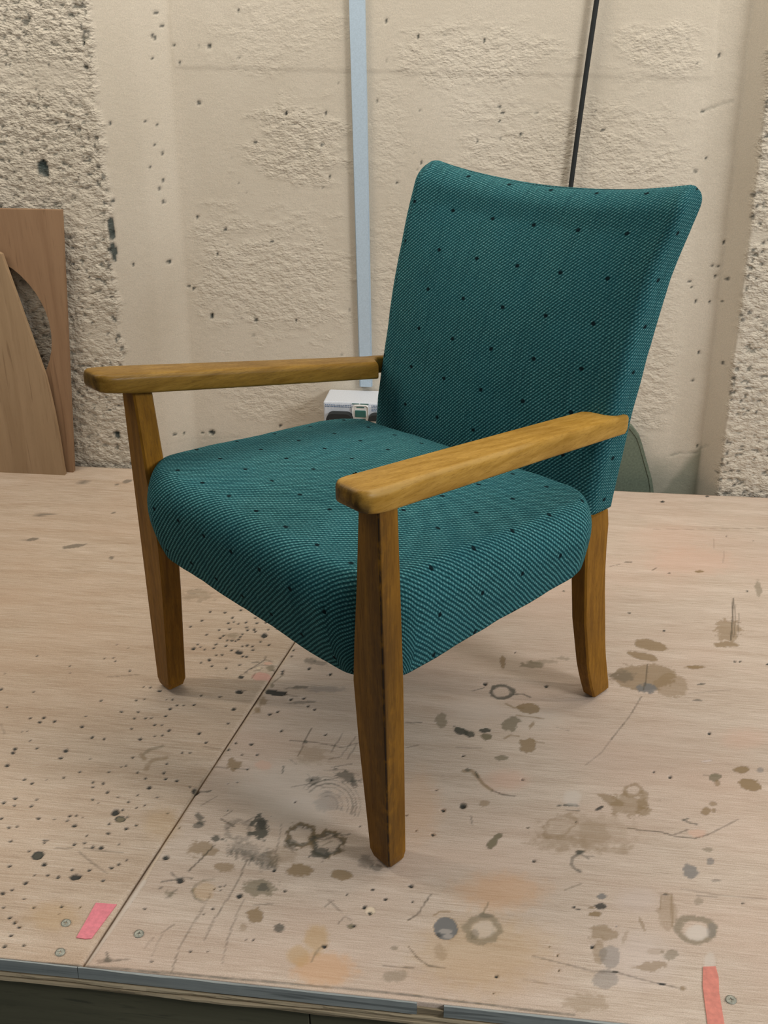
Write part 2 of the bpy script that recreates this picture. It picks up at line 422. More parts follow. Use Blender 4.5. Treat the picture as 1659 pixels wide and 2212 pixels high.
WALL_PITS = [(-0.785,1.038,0.0044),(-0.776,1.012,0.0045),(-0.795,0.994,0.0044),(-0.791,0.990,0.0044),(-0.675,0.972,0.0044),(-0.803,0.814,0.0045),(-0.823,0.823,0.0045),(-0.812,0.773,0.0045),(-0.799,0.753,0.0045),(-0.825,0.726,0.0046),(-0.804,0.696,0.0046),(-0.810,0.678,0.0046),(-0.806,0.648,0.0046),(-0.735,0.612,0.0045),(-0.694,0.528,0.0045),(-0.808,0.511,0.0046),(-0.884,0.511,0.0046),(-0.513,0.836,0.0044),(-0.425,0.839,0.0044),(-0.587,0.776,0.0044),(-0.436,0.771,0.0044),(-0.420,0.704,0.0044),(-0.670,0.584,0.0045),(-0.561,0.559,0.0045),(-0.771,0.449,0.0046),(-0.760,0.444,0.0046),(-0.720,0.381,0.0046),(-0.721,0.374,0.0046),(-0.514,0.373,0.0045),(-0.910,0.656,0.0046),(-0.897,0.820,0.0045),(-0.745,0.940,0.0045),(-0.709,0.858,0.0045),(-0.929,0.981,0.0045),(-0.754,0.974,0.0045),(-0.799,0.949,0.0045),(-0.606,1.041,0.0044),(-0.049,0.851,0.0043),(-0.041,0.839,0.0043),(-0.046,0.823,0.0043),(-0.216,0.736,0.0043),(0.375,0.843,0.0043),(0.394,0.751,0.0044),(0.375,0.724,0.0044),(0.452,0.578,0.0044),(0.447,0.525,0.0044),(0.435,0.525,0.0044),(0.445,0.503,0.0044),(0.468,0.501,0.0044),(0.392,0.487,0.0044),(0.399,0.475,0.0044),(0.410,0.444,0.0045),(0.441,0.444,0.0045),(0.465,0.449,0.0044),(-0.269,0.693,0.0043),(-0.084,0.981,0.0043),(-0.223,0.989,0.0043),(0.394,0.952,0.0043),(-0.290,1.019,0.0043),(-0.000,0.797,0.0043),(-0.094,0.782,0.0043),(0.173,0.807,0.0043),(-0.745,0.073,0.0087),(-0.750,0.074,0.0067),(-0.835,0.076,0.0049),(-0.817,0.074,0.0039),(-0.772,0.072,0.0039),(0.426,0.257,0.0046),(0.432,0.325,0.0054),(0.482,0.312,0.0054),(0.457,0.095,0.0037),(-0.567,0.100,0.0047),(-0.720,0.379,0.0065),(-0.612,0.370,0.0055),(-0.514,0.837,0.0053),(-0.808,0.511,0.0065)]
WALL_BLOTS = [(-1.061, 0.723, 0.015, 0.0173), (-1.061, 0.732, 0.0127, 0.0104), (-0.921, 0.6, 0.0057, 0.0272), (-0.921, 0.577, 0.0068, 0.0114), (-0.922, 0.542, 0.0068, 0.0251), (-0.971, 0.085, 0.0084, 0.0109), (-0.973, 0.091, 0.0096, 0.006)]
build_wall()

# ------------------------------------------------------------------ workbench
BX0, BX1, BY0, BY1 = -1.80, 1.25, 0.8125, 2.262
bench = empty('workbench', (-0.25, 1.5, -0.55))
tag(bench, 'wide worn plywood workbench full of holes and stains, carrying the armchair', 'workbench')
def bench_part(o):
    o.parent = bench
    o.matrix_parent_inverse = Matrix.Translation((0.25, -1.5, 0.55))
    return o
PAL = {0: (.022, .024, .022), 1: (.235, .155, .075), 2: (.17, .14, .085), 3: (.055, .055, .042), 4: (.60, .33, .16), 5: (.60, .52, .45),
       8: (.07, .055, .035), 9: (.16, .155, .15), 10: (.62, .38, .28), 11: (.46, .29, .12), 12: (.60, .50, .46), 13: (.72, .58, .42), 14: (.60, .29, .24)}
PRIMS = []
def E(*a): PRIMS.append(('e',) + a)
def L(*a): PRIMS.append(('l',) + a)
def Pg(*a): PRIMS.append(('p',) + a)
# wear of the bench top in metres on the board: holes, stains, rings, scratches
E(0.0214,0.9912,0.0667,0.0079,0.0008,-0.0355,4,0.45,0.9,0.3,0,0)
E(0.0039,0.8895,0.0936,0.0112,0.0025,-0.0653,11,0.35,0.8,0.3,0,0)
E(-0.1879,0.8428,0.0419,0.005,0.005,-0.0278,4,0.5,0.6,0.4,0,0)
E(-0.2044,0.8857,0.0173,0.0021,0.0042,-0.0226,11,0.5,0.5,0.4,0,0)
E(-0.2226,0.859,0.0156,0.0019,0.0034,-0.0168,11,0.5,0.5,0.3,0,0)
E(-0.1001,1.1388,0.037,0.0043,0.0077,-0.0815,4,0.25,0.9,0.3,0,0)
E(0.0266,1.2087,0.0381,0.0045,0.0005,-0.0258,10,0.4,0.9,0.3,0,0)
E(0.4012,1.3503,0.0437,0.0051,-0.0054,-0.0294,10,0.3,0.9,0.3,0,0)
E(-0.3028,1.1497,0.0895,0.0105,0.0138,-0.0641,5,0.45,0.9,0.3,0,0)
E(-0.2681,1.0999,0.0533,0.0063,0.0084,-0.0417,5,0.45,0.9,0.3,0,0)
E(-0.4625,1.0583,0.0298,0.0035,0.0118,-0.0357,11,0.25,0.8,0.3,0,0)
E(-0.5493,0.8812,0.0387,0.0046,0.0108,-0.025,11,0.3,0.8,0.3,0,0)
E(-0.0262,1.3789,0.0612,0.0071,0.0019,-0.0437,5,0.3,0.9,0.3,0,0)
E(0.3937,1.9281,0.1017,0.0114,-0.0098,-0.0715,10,0.35,0.9,0.3,0,0)
E(0.3701,2.0324,0.0966,0.0107,-0.0104,-0.085,10,0.2,0.9,0.3,0,0)
E(0.1929,0.9052,0.0506,0.006,-0.0046,-0.0483,12,0.3,0.9,0.3,0,0)
E(0.2017,0.997,0.0329,0.0039,-0.0022,-0.0235,12,0.3,0.9,0.3,0,0)
E(-0.3903,0.7956,0.011,0.0013,0.0021,-0.0062,11,0.2,0.9,0.3,0,0)
E(0.0654,1.3586,0.0563,0.0065,-0.0002,-0.0425,5,0.25,0.9,0.3,0,0)
E(0.2798,1.601,0.0306,-0.0087,-0.004,-0.0182,1,0.72,0.15,0.2,0,0)
E(0.2638,1.5643,0.0263,-0.0073,-0.0025,-0.0117,1,0.72,0.15,0.2,0,0)
E(0.2574,1.5,0.0558,0.0064,-0.004,-0.0402,1,0.62,0.12,0.25,0,0)
E(0.3022,1.4815,0.028,-0.0055,-0.0075,-0.0338,1,0.45,0.12,0.25,0,0)
E(0.2218,1.4993,0.024,0.0028,-0.0014,-0.0173,3,0.4,0.5,0.5,0,0)
E(0.2599,1.4666,0.0164,0.0019,-0.0015,-0.0147,9,0.8,0.4,0.8,0,0)
L([(0.2685,1.5397),(0.2622,1.4971),(0.2537,1.4626)],0.00126,8,0.7,0.3,0)
E(0.028,1.3434,0.016,0.0113,0.0044,-0.0175,2,0.7,0.2,0.4,0,0)
E(0.0579,1.3886,0.019,-0.0005,-0.0008,-0.0151,1,0.75,0.15,0.3,0,0)
L([(0.0214,1.397),(0.035,1.3872),(0.0503,1.3877)],0.00238,1,0.7,0.3,0)
L([(0.039,1.3678),(0.0654,1.3659),(0.0842,1.3638)],0.00157,1,0.7,0.3,0)
E(0.0635,1.3434,0.0026,-0.0021,-0.0045,-0.0129,1,0.6,0.3,0.4,0,0)
E(0.0586,1.2934,0.014,0.0075,0.003,-0.0171,1,0.72,0.15,0.4,0,0)
L([(0.0652,1.3056),(0.0833,1.302)],0.00133,1,0.6,0.3,0)
L([(0.0212,1.3062),(0.0303,1.3159),(0.0432,1.3145)],0.00191,1,0.6,0.3,0)
E(-0.0083,1.3074,0.0088,0.001,0.0003,-0.0087,2,0.85,0.2,0.3,0,0)
E(-0.0106,1.3223,0.0104,0.0012,0.0002,-0.0059,3,0.85,0.2,0.3,0,0)
E(-0.0824,1.3415,0.0098,0.0011,0.0014,-0.0181,2,0.6,0.25,0.4,0,0)
E(-0.0495,1.3166,0.0108,-0.0048,-0.0013,-0.0079,3,0.85,0.2,0.6,0,0)
E(-0.0343,1.3102,0.0092,-0.0015,-0.0004,-0.0069,3,0.8,0.2,0.5,0,0)
E(0.0175,1.2575,0.0114,0.0013,0.0001,-0.006,2,0.7,0.2,0.3,0,0)
E(0.0137,1.4284,0.0227,0.0026,0.0005,-0.0223,3,0.75,0.12,0.25,0,0.68)
L([(0.0345,1.4242),(0.0501,1.4273),(0.0618,1.4196)],0.00181,3,0.7,0.3,0)
L([(-0.0361,1.4259),(-0.0168,1.4367)],0.00121,3,0.7,0.3,0)
L([(-0.0713,1.2076),(-0.0695,1.2078)],0.00055,3,0.2,0.3,0)
E(0.0138,1.5176,0.0057,0.0007,0.0004,-0.0186,1,0.7,0.2,0.4,0,0)
E(0.0661,1.515,0.0203,0.0023,-0,-0.01,2,0.6,0.3,0.6,0,0)
E(0.0865,1.526,0.0245,0.0028,-0.0001,-0.0072,2,0.4,0.5,0.6,0,0)
E(0.1195,1.5405,0.0205,0.0023,-0.0002,-0.0058,2,0.4,0.5,0.6,0,0)
E(0.3819,1.2731,0.0133,0.0015,-0.0015,-0.0081,1,0.8,0.15,0.3,0,0)
E(0.3877,1.2401,0.0176,-0.0018,-0.0036,-0.013,1,0.8,0.12,0.25,0,0)
E(0.3388,1.2503,0.0097,0.0011,-0.0013,-0.0084,2,0.75,0.15,0.35,0,0)
L([(0.3223,1.2536),(0.343,1.2549)],0.00114,2,0.6,0.3,0)
E(0.3404,1.2392,0.0041,0.0005,-0.0012,-0.0073,1,0.6,0.2,0.4,0,0)
E(0.4097,1.2759,0.0056,0.0007,-0.0012,-0.0059,9,0.5,0.2,0.4,0,0)
L([(0.3254,1.2858),(0.3382,1.29)],0.00173,12,0.7,0.3,0)
E(0.4299,1.67,0.0233,0.0027,-0.0066,-0.0388,1,0.55,0.2,0.5,0,0)
E(0.4172,1.6189,0.0201,0.0023,-0.0017,-0.0099,1,0.7,0.3,0.5,0,0)
L([(0.458,1.7854),(0.4455,1.7184),(0.4279,1.6348)],0.00135,8,0.85,0.3,0)
L([(0.4583,1.7631),(0.4441,1.6869),(0.435,1.6454)],0.00060,8,0.5,0.3,0)
L([(0.4595,1.7307),(0.4418,1.6462)],0.00060,8,0.4,0.3,0)
E(0.515,1.8319,0.0068,0.003,-0.0035,-0.0319,2,0.5,0.3,0.4,0,0)
L([(0.3359,2.0698),(0.4142,2.077),(0.5456,2.0959),(0.5884,2.1021)],0.00122,8,0.35,0.3,0)
L([(0.2256,1.8871),(0.2478,1.8991)],0.00079,8,0.5,0.3,0)
E(0.267,1.9108,0.0099,0.0011,-0.0003,-0.0039,8,0.55,0.3,0.4,0,0)
L([(0.3126,1.8812),(0.323,1.8936)],0.00127,8,0.8,0.3,0)
E(0.4074,1.8869,0.0106,0.0012,-0.0007,-0.005,1,0.8,0.3,0.3,0,0)
L([(0.4602,2.039),(0.455,1.9939)],0.00085,8,0.4,0.3,0)
L([(0.4738,1.9827),(0.4629,1.9295)],0.00066,8,0.3,0.3,0)
E(0.3493,1.54,0.0181,0.0021,-0.0007,-0.0051,1,0.8,0.3,0.4,0,0)
E(0.3548,1.4907,0.0091,0.0031,-0.0002,-0.003,3,0.7,0.3,0.3,0,0)
E(0.3417,1.443,0.0086,0.001,-0.0004,-0.0029,3,0.6,0.3,0.3,0,0)
E(0.4225,1.5661,0.0024,0.0003,-0.0005,-0.0028,0,0.9,0.2,0.1,1,0)
E(0.4318,1.5681,0.0026,0.0003,-0.0005,-0.0028,0,0.9,0.2,0.1,1,0)
E(0.4779,1.5629,0.0023,0.0003,-0.0006,-0.0028,0,0.9,0.2,0.1,0,0)
E(0.3719,2.2138,0.0059,0.0006,-0.0006,-0.0049,0,0.9,0.2,0.2,0,0)
E(0.4798,2.2548,0.0049,0.0005,-0.0008,-0.005,0,0.8,0.2,0.2,0,0)
E(0.251,1.7087,0.0034,0.0004,-0.0003,-0.0038,3,0.7,0.3,0.25,0,0)
E(0.31,1.6528,0.0022,0.0002,-0.0004,-0.0031,0,0.8,0.3,0.25,0,0)
E(0.4908,1.8175,0.0029,0.0003,-0.0005,-0.0029,0,0.8,0.3,0.25,0,0)
E(0.346,1.8726,0.003,0.0003,-0.0004,-0.0031,3,0.7,0.3,0.25,0,0)
E(0.1291,1.7768,0.0029,0.0003,-0.0001,-0.0035,3,0.7,0.3,0.25,0,0)
E(0.49,2.0513,0.0026,0.0003,-0.0006,-0.0036,3,0.6,0.3,0.25,0,0)
E(0.5439,2.0365,0.0019,0.0002,-0.0005,-0.0028,3,0.6,0.3,0.25,0,0)
E(0.1421,1.1111,0.0745,0.0088,-0.0022,-0.0432,1,0.22,0.5,0.5,0,0)
E(0.1027,1.0886,0.0417,0.0049,-0.0004,-0.0155,1,0.3,0.5,0.5,0,0)
E(0.1483,1.1074,0.0291,0.0034,-0.0015,-0.0271,1,0.25,0.4,0.6,0,0)
E(0.1818,1.0848,0.0254,0.003,-0.0007,-0.0096,1,0.3,0.5,0.6,0,0)
E(0.1036,1.1203,0.0249,0.0155,0.005,-0.021,1,0.4,0.25,0.5,0,0.8)
E(0.207,1.1748,0.0268,0.0031,-0.0022,-0.0244,1,0.5,0.3,0.7,0,0)
E(0.1777,1.1836,0.0175,-0.0104,-0.0031,-0.0084,1,0.6,0.3,0.5,0,0)
E(0.2133,1.2076,0.0157,0.0018,-0.0015,-0.0162,1,0.55,0.25,0.4,0,0.6)
E(0.2264,1.1868,0.0088,0.001,-0.0024,-0.0247,1,0.5,0.3,0.5,0,0)
E(0.2242,1.1649,0.0133,0.0016,-0.0011,-0.0106,1,0.55,0.3,0.5,0,0)
E(0.1614,1.1637,0.0074,0.0063,0.0009,-0.0029,0,0.8,0.3,0.3,0,0)
E(0.1182,1.1654,0.0151,0.0018,-0.0002,-0.0044,3,0.85,0.3,0.6,0,0)
E(0.1221,1.1795,0.0169,0.002,-0.0008,-0.0198,5,0.6,0.6,0.5,0,0)
L([(0.1145,1.1544),(0.1328,1.1556)],0.00089,3,0.6,0.3,0)
E(0.3132,1.1753,0.0066,0.0008,-0.0013,-0.0087,1,0.7,0.2,0.4,0,0)
E(0.3264,1.1927,0.0047,0.0005,-0.0006,-0.004,1,0.6,0.2,0.4,0,0)
E(0.3249,1.1791,0.0027,0.0003,-0.0008,-0.0049,1,0.6,0.2,0.4,0,0)
E(0.0164,1.0909,0.008,0.004,0.0011,-0.0051,2,0.85,0.2,0.4,0,0)
E(0.0081,1.0766,0.0059,0.0108,0.0043,-0.0043,2,0.85,0.2,0.3,0,0)
E(-0.0062,1.1547,0.0074,0.0009,0.0003,-0.0073,1,0.5,0.3,0.4,0,0)
L([(0.1307,1.0744),(0.1192,1.0623),(0.1165,1.0493),(0.1215,1.0416),(0.1275,1.0381)],0.00220,3,0.65,0.5,0)
E(0.1291,1.0734,0.007,0.0008,-0.0002,-0.0039,3,0.75,0.3,0.5,0,0)
L([(0.1305,1.0701),(0.1411,1.0628)],0.00154,3,0.6,0.3,0)
L([(0.1398,1.0669),(0.1477,1.0687)],0.00085,3,0.6,0.3,0)
L([(0.1063,1.0033),(0.1281,1.0166)],0.00100,2,0.5,0.3,0)
E(0.2745,1.0555,0.0084,-0.008,-0.0063,-0.0102,9,0.7,0.25,0.5,0,0)
E(0.3039,1.0769,0.0056,0.0007,-0.0011,-0.0069,9,0.6,0.25,0.5,0,0)
E(0.3055,1.0994,0.007,0.0008,-0.0007,-0.0044,2,0.5,0.3,0.5,0,0)
E(0.3058,1.0429,0.0067,0.0008,-0.0004,-0.0025,3,0.4,0.4,0.5,0,0)
E(0.2792,1.0042,0.006,0.0007,-0.0008,-0.0055,2,0.4,0.4,0.5,0,0)
L([(0.2581,1.0233),(0.3078,1.0181),(0.3665,1.0185)],0.00068,8,0.3,0.3,0)
L([(0.2776,1.0138),(0.3043,1.015)],0.00085,3,0.4,0.3,0)
E(0.1548,0.9984,0.0066,0.0008,-0.0003,-0.0043,9,0.75,0.2,0.6,0,0)
E(0.1519,0.9815,0.0071,0.0008,-0.0003,-0.0046,0,0.8,0.3,0.7,0,0)
E(0.1449,0.9674,0.0077,0.0009,-0.0002,-0.0042,1,0.8,0.3,0.5,0,0)
E(0.1173,0.9755,0.0024,0.0003,-0.0001,-0.0023,0,0.9,0.3,0.25,0,0)
E(0.1219,0.9722,0.0036,0.0004,-0,-0.0011,0,0.8,0.3,0.25,0,0)
E(0.1395,0.977,0.0042,0.0005,-0.0001,-0.0019,1,0.7,0.3,0.25,0,0)
E(0.1518,0.9388,0.0179,0.0021,-0.0008,-0.0123,1,0.55,0.25,0.4,0,0)
E(0.1457,0.9098,0.0085,0.001,-0.0014,-0.0227,1,0.45,0.3,0.4,0,0)
E(0.158,0.9044,0.0141,0.0017,-0.0013,-0.018,9,0.45,0.15,0.3,0,0)
E(0.1501,0.87,0.016,0.0019,-0.0009,-0.0138,9,0.42,0.15,0.3,0,0)
E(0.1632,0.8814,0.005,0.0006,-0.0002,-0.0023,0,0.8,0.3,0.4,0,0)
E(0.2085,0.8952,0.0203,0.0058,0.0001,-0.0086,1,0.5,0.2,0.5,0,0)
E(0.2316,0.9159,0.0102,0.0012,-0.001,-0.0084,2,0.5,0.3,0.6,0,0)
E(0.2166,0.9183,0.0142,0.0017,-0.0005,-0.0049,1,0.25,0.4,0.5,0,0)
E(0.1251,0.8351,0.0242,0.0029,-0.0006,-0.0126,1,0.35,0.5,0.6,0,0)
L([(0.0634,0.8931),(0.1081,0.8849),(0.1383,0.8795),(0.1632,0.8814),(0.1901,0.8754),(0.2114,0.8715),(0.2405,0.8672)],0.00125,8,0.6,0.5,0)
E(0.216,0.8714,0.0058,-0.0005,-0.0005,-0.002,0,0.9,0.2,0.3,0,0)
E(0.2406,0.8679,0.0038,0.0005,-0.0006,-0.0046,1,0.6,0.3,0.25,0,0)
L([(0.0522,0.8583),(0.0797,0.8551)],0.00062,8,0.25,0.3,0)
E(0.2359,0.982,0.013,0.0015,-0.004,-0.0336,1,0.33,0.25,0.3,0,0)
L([(0.2305,1.0121),(0.2283,0.9848)],0.00083,1,0.5,0.3,0)
L([(0.2448,1.0118),(0.2399,0.9602)],0.00149,1,0.6,0.3,0)
E(0.2372,1.0109,0.0042,0.0005,-0.0002,-0.002,0,0.6,0.3,0.25,0,0)
E(0.2022,0.9575,0.0031,0.0021,0.0032,-0.0116,1,0.45,0.3,0.4,0,0)
E(0.1787,0.9349,0.0031,-0.0011,-0.0051,-0.014,1,0.3,0.3,0.4,0,0)
E(0.2673,0.958,0.0271,-0.0017,-0.0061,-0.0244,2,0.6,0.12,0.25,0,0.64)
E(0.2688,0.9527,0.015,0.0018,-0.0018,-0.0128,5,0.7,0.4,0.3,0,0)
E(0.2882,0.9587,0.0058,0.0007,-0.002,-0.0129,9,0.35,0.4,0.5,0,0)
E(-0.0457,0.9226,0.0155,0.0018,0.0013,-0.0184,9,0.92,0.06,0.05,0.4,0)
E(-0.0462,0.9181,0.0099,0.0012,0.0003,-0.0036,5,0.35,0.3,0.8,0,0)
E(-0.0419,0.9104,0.0058,0.0007,0.0002,-0.0036,5,0.35,0.3,0.8,0,0)
E(-0.0536,0.9108,0.0035,0.0004,0.0003,-0.0043,0,0.5,0.3,0.6,0,0)
E(0.001,0.9274,0.0256,0.003,0.001,-0.0246,2,0.55,0.15,0.3,0,0.62)
E(0.0025,0.9261,0.0151,0.0018,0.0005,-0.0145,5,0.35,0.4,0.3,0,0)
E(-0.0088,0.9179,0.0058,0.0007,0.0003,-0.0072,3,0.35,0.4,0.6,0,0)
E(0.0016,0.9485,0.0118,0.0014,0.0002,-0.0045,3,0.35,0.4,0.5,0,0)
L([(0.0015,0.9522),(0.0063,0.9699)],0.00081,2,0.6,0.3,0)
L([(-0.0619,0.941),(-0.055,0.9482),(-0.0431,0.9488)],0.00096,1,0.6,0.3,0)
E(-0.0503,0.8865,0.008,0.0009,0.0011,-0.0137,1,0.3,0.4,0.5,0,0)
L([(-0.0937,0.9297),(-0.0828,0.9404),(-0.0767,0.9563),(-0.0692,0.9746)],0.00097,8,0.75,0.5,0)
L([(-0.0894,0.8888),(-0.0763,0.873),(-0.0627,0.8638),(-0.0428,0.8628)],0.00093,8,0.75,0.5,0)
L([(-0.116,0.8575),(-0.0989,0.8575),(-0.0792,0.8585)],0.00077,8,0.6,0.5,0)
E(-0.1064,0.885,0.0051,0.0006,0.0004,-0.0034,2,0.5,0.3,0.25,0,0)
E(-0.1031,0.8447,0.0167,0.002,0.0009,-0.0078,2,0.4,0.5,0.5,0,0)
L([(-0.0386,1.2209),(-0.0282,1.2232),(-0.0189,1.2137)],0.00366,1,0.8,0.4,0)
L([(-0.0189,1.2137),(-0.0095,1.1967),(0.0048,1.1832)],0.00308,1,0.75,0.4,0)
L([(-0.021,1.2214),(-0.0169,1.2087)],0.00146,3,0.8,0.3,0)
L([(0.0048,1.1832),(0.0204,1.1765),(0.0391,1.1747)],0.00143,8,0.8,0.4,0)
E(-0.0335,1.2247,0.0056,0.0007,0.0003,-0.0053,3,0.6,0.3,0.5,0,0)
L([(0.1981,1.1291),(0.2171,1.1254),(0.2428,1.1261),(0.2643,1.1197),(0.2912,1.1197),(0.31,1.1286)],0.00106,8,0.8,0.4,0)
L([(0.31,1.1286),(0.3389,1.1502),(0.3573,1.164)],0.00054,8,0.5,0.3,0)
L([(0.2632,1.1231),(0.2822,1.1344)],0.00107,8,0.6,0.3,0)
L([(0.2785,1.1547),(0.2873,1.1488),(0.2973,1.1467)],0.00144,3,0.85,0.4,0)
L([(0.2781,1.1524),(0.286,1.1575)],0.00108,3,0.8,0.3,0)
E(0.2943,1.1299,0.0149,0.0018,-0.0012,-0.0083,10,0.5,0.4,0.5,0,0)
L([(0.2479,1.4423),(0.2238,1.3861),(0.1894,1.3229)],0.00080,8,0.6,0.5,0)
L([(0.1894,1.3229),(0.1728,1.2899),(0.1461,1.2568)],0.00076,8,0.35,0.5,0)
L([(-0.0234,1.1263),(-0.0209,1.1079)],0.00070,3,0.5,0.3,0)
L([(-0.1389,1.3277),(-0.1145,1.3305)],0.00097,3,0.6,0.3,0)
L([(-0.1305,1.2658),(-0.113,1.2746)],0.00094,8,0.5,0.3,0)
L([(-0.0544,1.2758),(-0.0144,1.2776)],0.00075,8,0.45,0.3,0)
L([(0.1043,1.3433),(0.1244,1.3368)],0.00078,8,0.4,0.3,0)
L([(0.3305,1.4616),(0.4021,1.4797)],0.00084,8,0.25,0.3,0)
E(-0.0362,1.1453,0.0047,0.0006,0.0003,-0.005,0,0.9,0.25,0.15,1,0)
E(-0.0751,1.0833,0.0029,0.0003,0.0002,-0.003,0,0.9,0.25,0.15,1,0)
E(-0.0986,1.0882,0.0016,0.0002,0.0002,-0.0017,0,0.9,0.25,0.15,1,0)
E(-0.0775,1.1751,0.0014,0.0002,0.0001,-0.0015,0,0.9,0.25,0.15,1,0)
E(0.0492,1.2123,0.0024,0.0003,0,-0.0027,0,0.9,0.25,0.15,1,0)
E(0.2715,1.244,0.0031,0.0004,-0.0004,-0.0036,0,0.9,0.25,0.15,1,0)
E(0.137,0.9158,0.0029,0.0003,-0.0001,-0.0026,0,0.9,0.25,0.15,1,0)
E(0.0204,0.8584,0.003,0.0004,0.0001,-0.0027,0,0.9,0.25,0.15,1,0)
E(0.0953,0.876,0.0017,0.0002,-0,-0.0015,0,0.9,0.25,0.15,1,0)
E(0.1685,0.9517,0.0015,0.0002,-0.0001,-0.0014,0,0.9,0.25,0.15,1,0)
E(-0.0964,0.986,0.0034,0.0004,0.0003,-0.0033,0,0.9,0.25,0.15,1,0)
E(-0.0913,0.9595,0.0018,0.0002,0.0002,-0.0017,0,0.9,0.25,0.15,1,0)
E(-0.1273,0.9599,0.0021,0.0003,0.0003,-0.002,0,0.9,0.25,0.15,1,0)
E(0.0656,1.0496,0.0025,0.0003,-0,-0.0025,0,0.9,0.25,0.15,1,0)
E(0.0945,0.8979,0.0017,0.0002,-0,-0.0016,0,0.9,0.25,0.15,1,0)
E(0.084,0.9094,0.0011,0.0001,-0,-0.0011,0,0.9,0.25,0.15,1,0)
E(-0.0424,1.2566,0.0021,0.0003,0.0001,-0.0025,0,0.9,0.25,0.15,1,0)
E(0.3467,1.3568,0.0033,0.0004,-0.0006,-0.004,0,0.9,0.25,0.15,1,0)
E(0.3353,1.0078,0.0015,0.0002,-0.0003,-0.0015,0,0.9,0.25,0.15,1,0)
E(-0.0641,1.1334,0.0033,0.0004,0.0003,-0.0036,0,0.9,0.25,0.15,1,0)
E(-0.0153,1.4483,0.0036,0.0004,0.0002,-0.0045,0,0.9,0.25,0.15,1,0)
E(0.0894,1.4536,0.0032,0.0004,-0.0001,-0.004,0,0.9,0.25,0.15,1,0)
E(0.0351,1.5507,0.0021,0.0002,0,-0.0028,0,0.9,0.25,0.15,1,0)
E(0.0578,1.1126,0.002,0.0002,-0,-0.0021,0,0.9,0.25,0.15,1,0)
E(0.2484,1.2528,0.0024,0.0003,-0.0003,-0.0028,0,0.9,0.25,0.15,1,0)
E(-0.1165,1.1168,0.002,0.0002,0.0002,-0.0021,0,0.9,0.25,0.15,1,0)
E(0.1268,1.1322,0.0016,0.0002,-0.0001,-0.0018,0,0.9,0.25,0.15,1,0)
E(0.0169,0.8347,0.0011,0.0001,0,-0.001,0,0.9,0.25,0.15,1,0)
E(-0.0362,1.1453,0.006,0.0007,0.0004,-0.0072,8,0.6,0.3,0.3,0,0.6)
E(0.2779,0.9102,0.0078,0.0009,-0.0024,-0.0155,5,0.5,0.4,0.3,0,0)
L([(-0.5169,1.2237),(-0.5328,1.2145),(-0.5396,1.2014)],0.00307,2,0.6,0.4,0)
L([(-0.5433,1.201),(-0.5342,1.191)],0.00344,1,0.6,0.3,0)
L([(-0.5016,1.1976),(-0.5207,1.1899),(-0.5243,1.1786),(-0.5236,1.168)],0.00378,1,0.55,0.4,0)
L([(-0.4507,1.2297),(-0.4242,1.2288)],0.00076,8,0.4,0.3,0)
E(-0.2606,1.0592,0.0228,0.0027,0.005,-0.0247,3,0.75,0.15,0.5,0,0.68)
E(-0.26,1.0593,0.0234,0.0028,0.0053,-0.0264,1,0.5,0.2,0.5,0,0.74)
E(-0.2199,1.0484,0.0251,0.003,0.0047,-0.0268,3,0.8,0.15,0.5,0,0.7)
E(-0.2205,1.0483,0.0264,0.0031,0.0051,-0.0286,1,0.5,0.2,0.5,0,0.8)
L([(-0.2433,1.059),(-0.2259,1.0543),(-0.2055,1.0702)],0.00154,3,0.7,0.5,0)
L([(-0.2047,1.0658),(-0.1921,1.0695)],0.00103,3,0.7,0.3,0)
E(-0.2276,1.0278,0.0159,0.0019,0.0019,-0.0101,3,0.7,0.3,0.7,0,0)
L([(-0.2271,1.0431),(-0.2158,1.0533)],0.00085,2,0.6,0.3,0)
E(-0.2693,1.0404,0.0096,0.0011,0.0023,-0.0112,3,0.5,0.4,0.7,0,0)
E(-0.3506,1.06,0.0213,0.0025,0.0066,-0.0257,3,0.35,0.3,0.7,0,0.6)
E(-0.3209,1.0694,0.0138,0.0016,0.0045,-0.0188,3,0.8,0.25,0.8,0,0)
E(-0.3205,1.075,0.0086,0.001,0.0021,-0.009,0,0.5,0.4,0.8,0,0)
L([(-0.3576,1.0232),(-0.3525,1.0086)],0.00065,3,0.4778,0.5,0)
L([(-0.357,1.03),(-0.3502,1.0121)],0.00064,3,0.4739,0.5,0)
L([(-0.3522,1.0211),(-0.3464,1.01)],0.00056,3,0.5589,0.5,0)
L([(-0.3515,1.0278),(-0.3483,1.0134)],0.00082,3,0.5064,0.5,0)
L([(-0.3489,1.0273),(-0.3493,1.0122)],0.00059,3,0.3666,0.5,0)
L([(-0.3453,1.0229),(-0.3395,1.0048)],0.00099,3,0.535,0.5,0)
L([(-0.3423,1.0206),(-0.3366,1.0055)],0.00064,3,0.3501,0.5,0)
L([(-0.3409,1.0249),(-0.3404,1.0075)],0.00055,3,0.484,0.5,0)
L([(-0.3386,1.0253),(-0.3326,1.0135)],0.00087,3,0.3713,0.5,0)
L([(-0.3354,1.0224),(-0.3343,1.01)],0.00095,3,0.3516,0.5,0)
L([(-0.3326,1.0208),(-0.33,1.0044)],0.00062,3,0.5533,0.5,0)
L([(-0.3303,1.0215),(-0.3259,1.0021)],0.00075,3,0.477,0.5,0)
L([(-0.3277,1.0207),(-0.3231,1.0038)],0.00058,3,0.3527,0.5,0)
L([(-0.3256,1.0224),(-0.3208,1.0053)],0.00094,3,0.3964,0.5,0)
L([(-0.3235,1.0234),(-0.3186,1.0066)],0.00099,3,0.4178,0.5,0)
L([(-0.3188,1.0142),(-0.3194,0.9962)],0.00059,3,0.5966,0.5,0)
L([(-0.3177,1.0198),(-0.3152,1.005)],0.00074,3,0.4524,0.5,0)
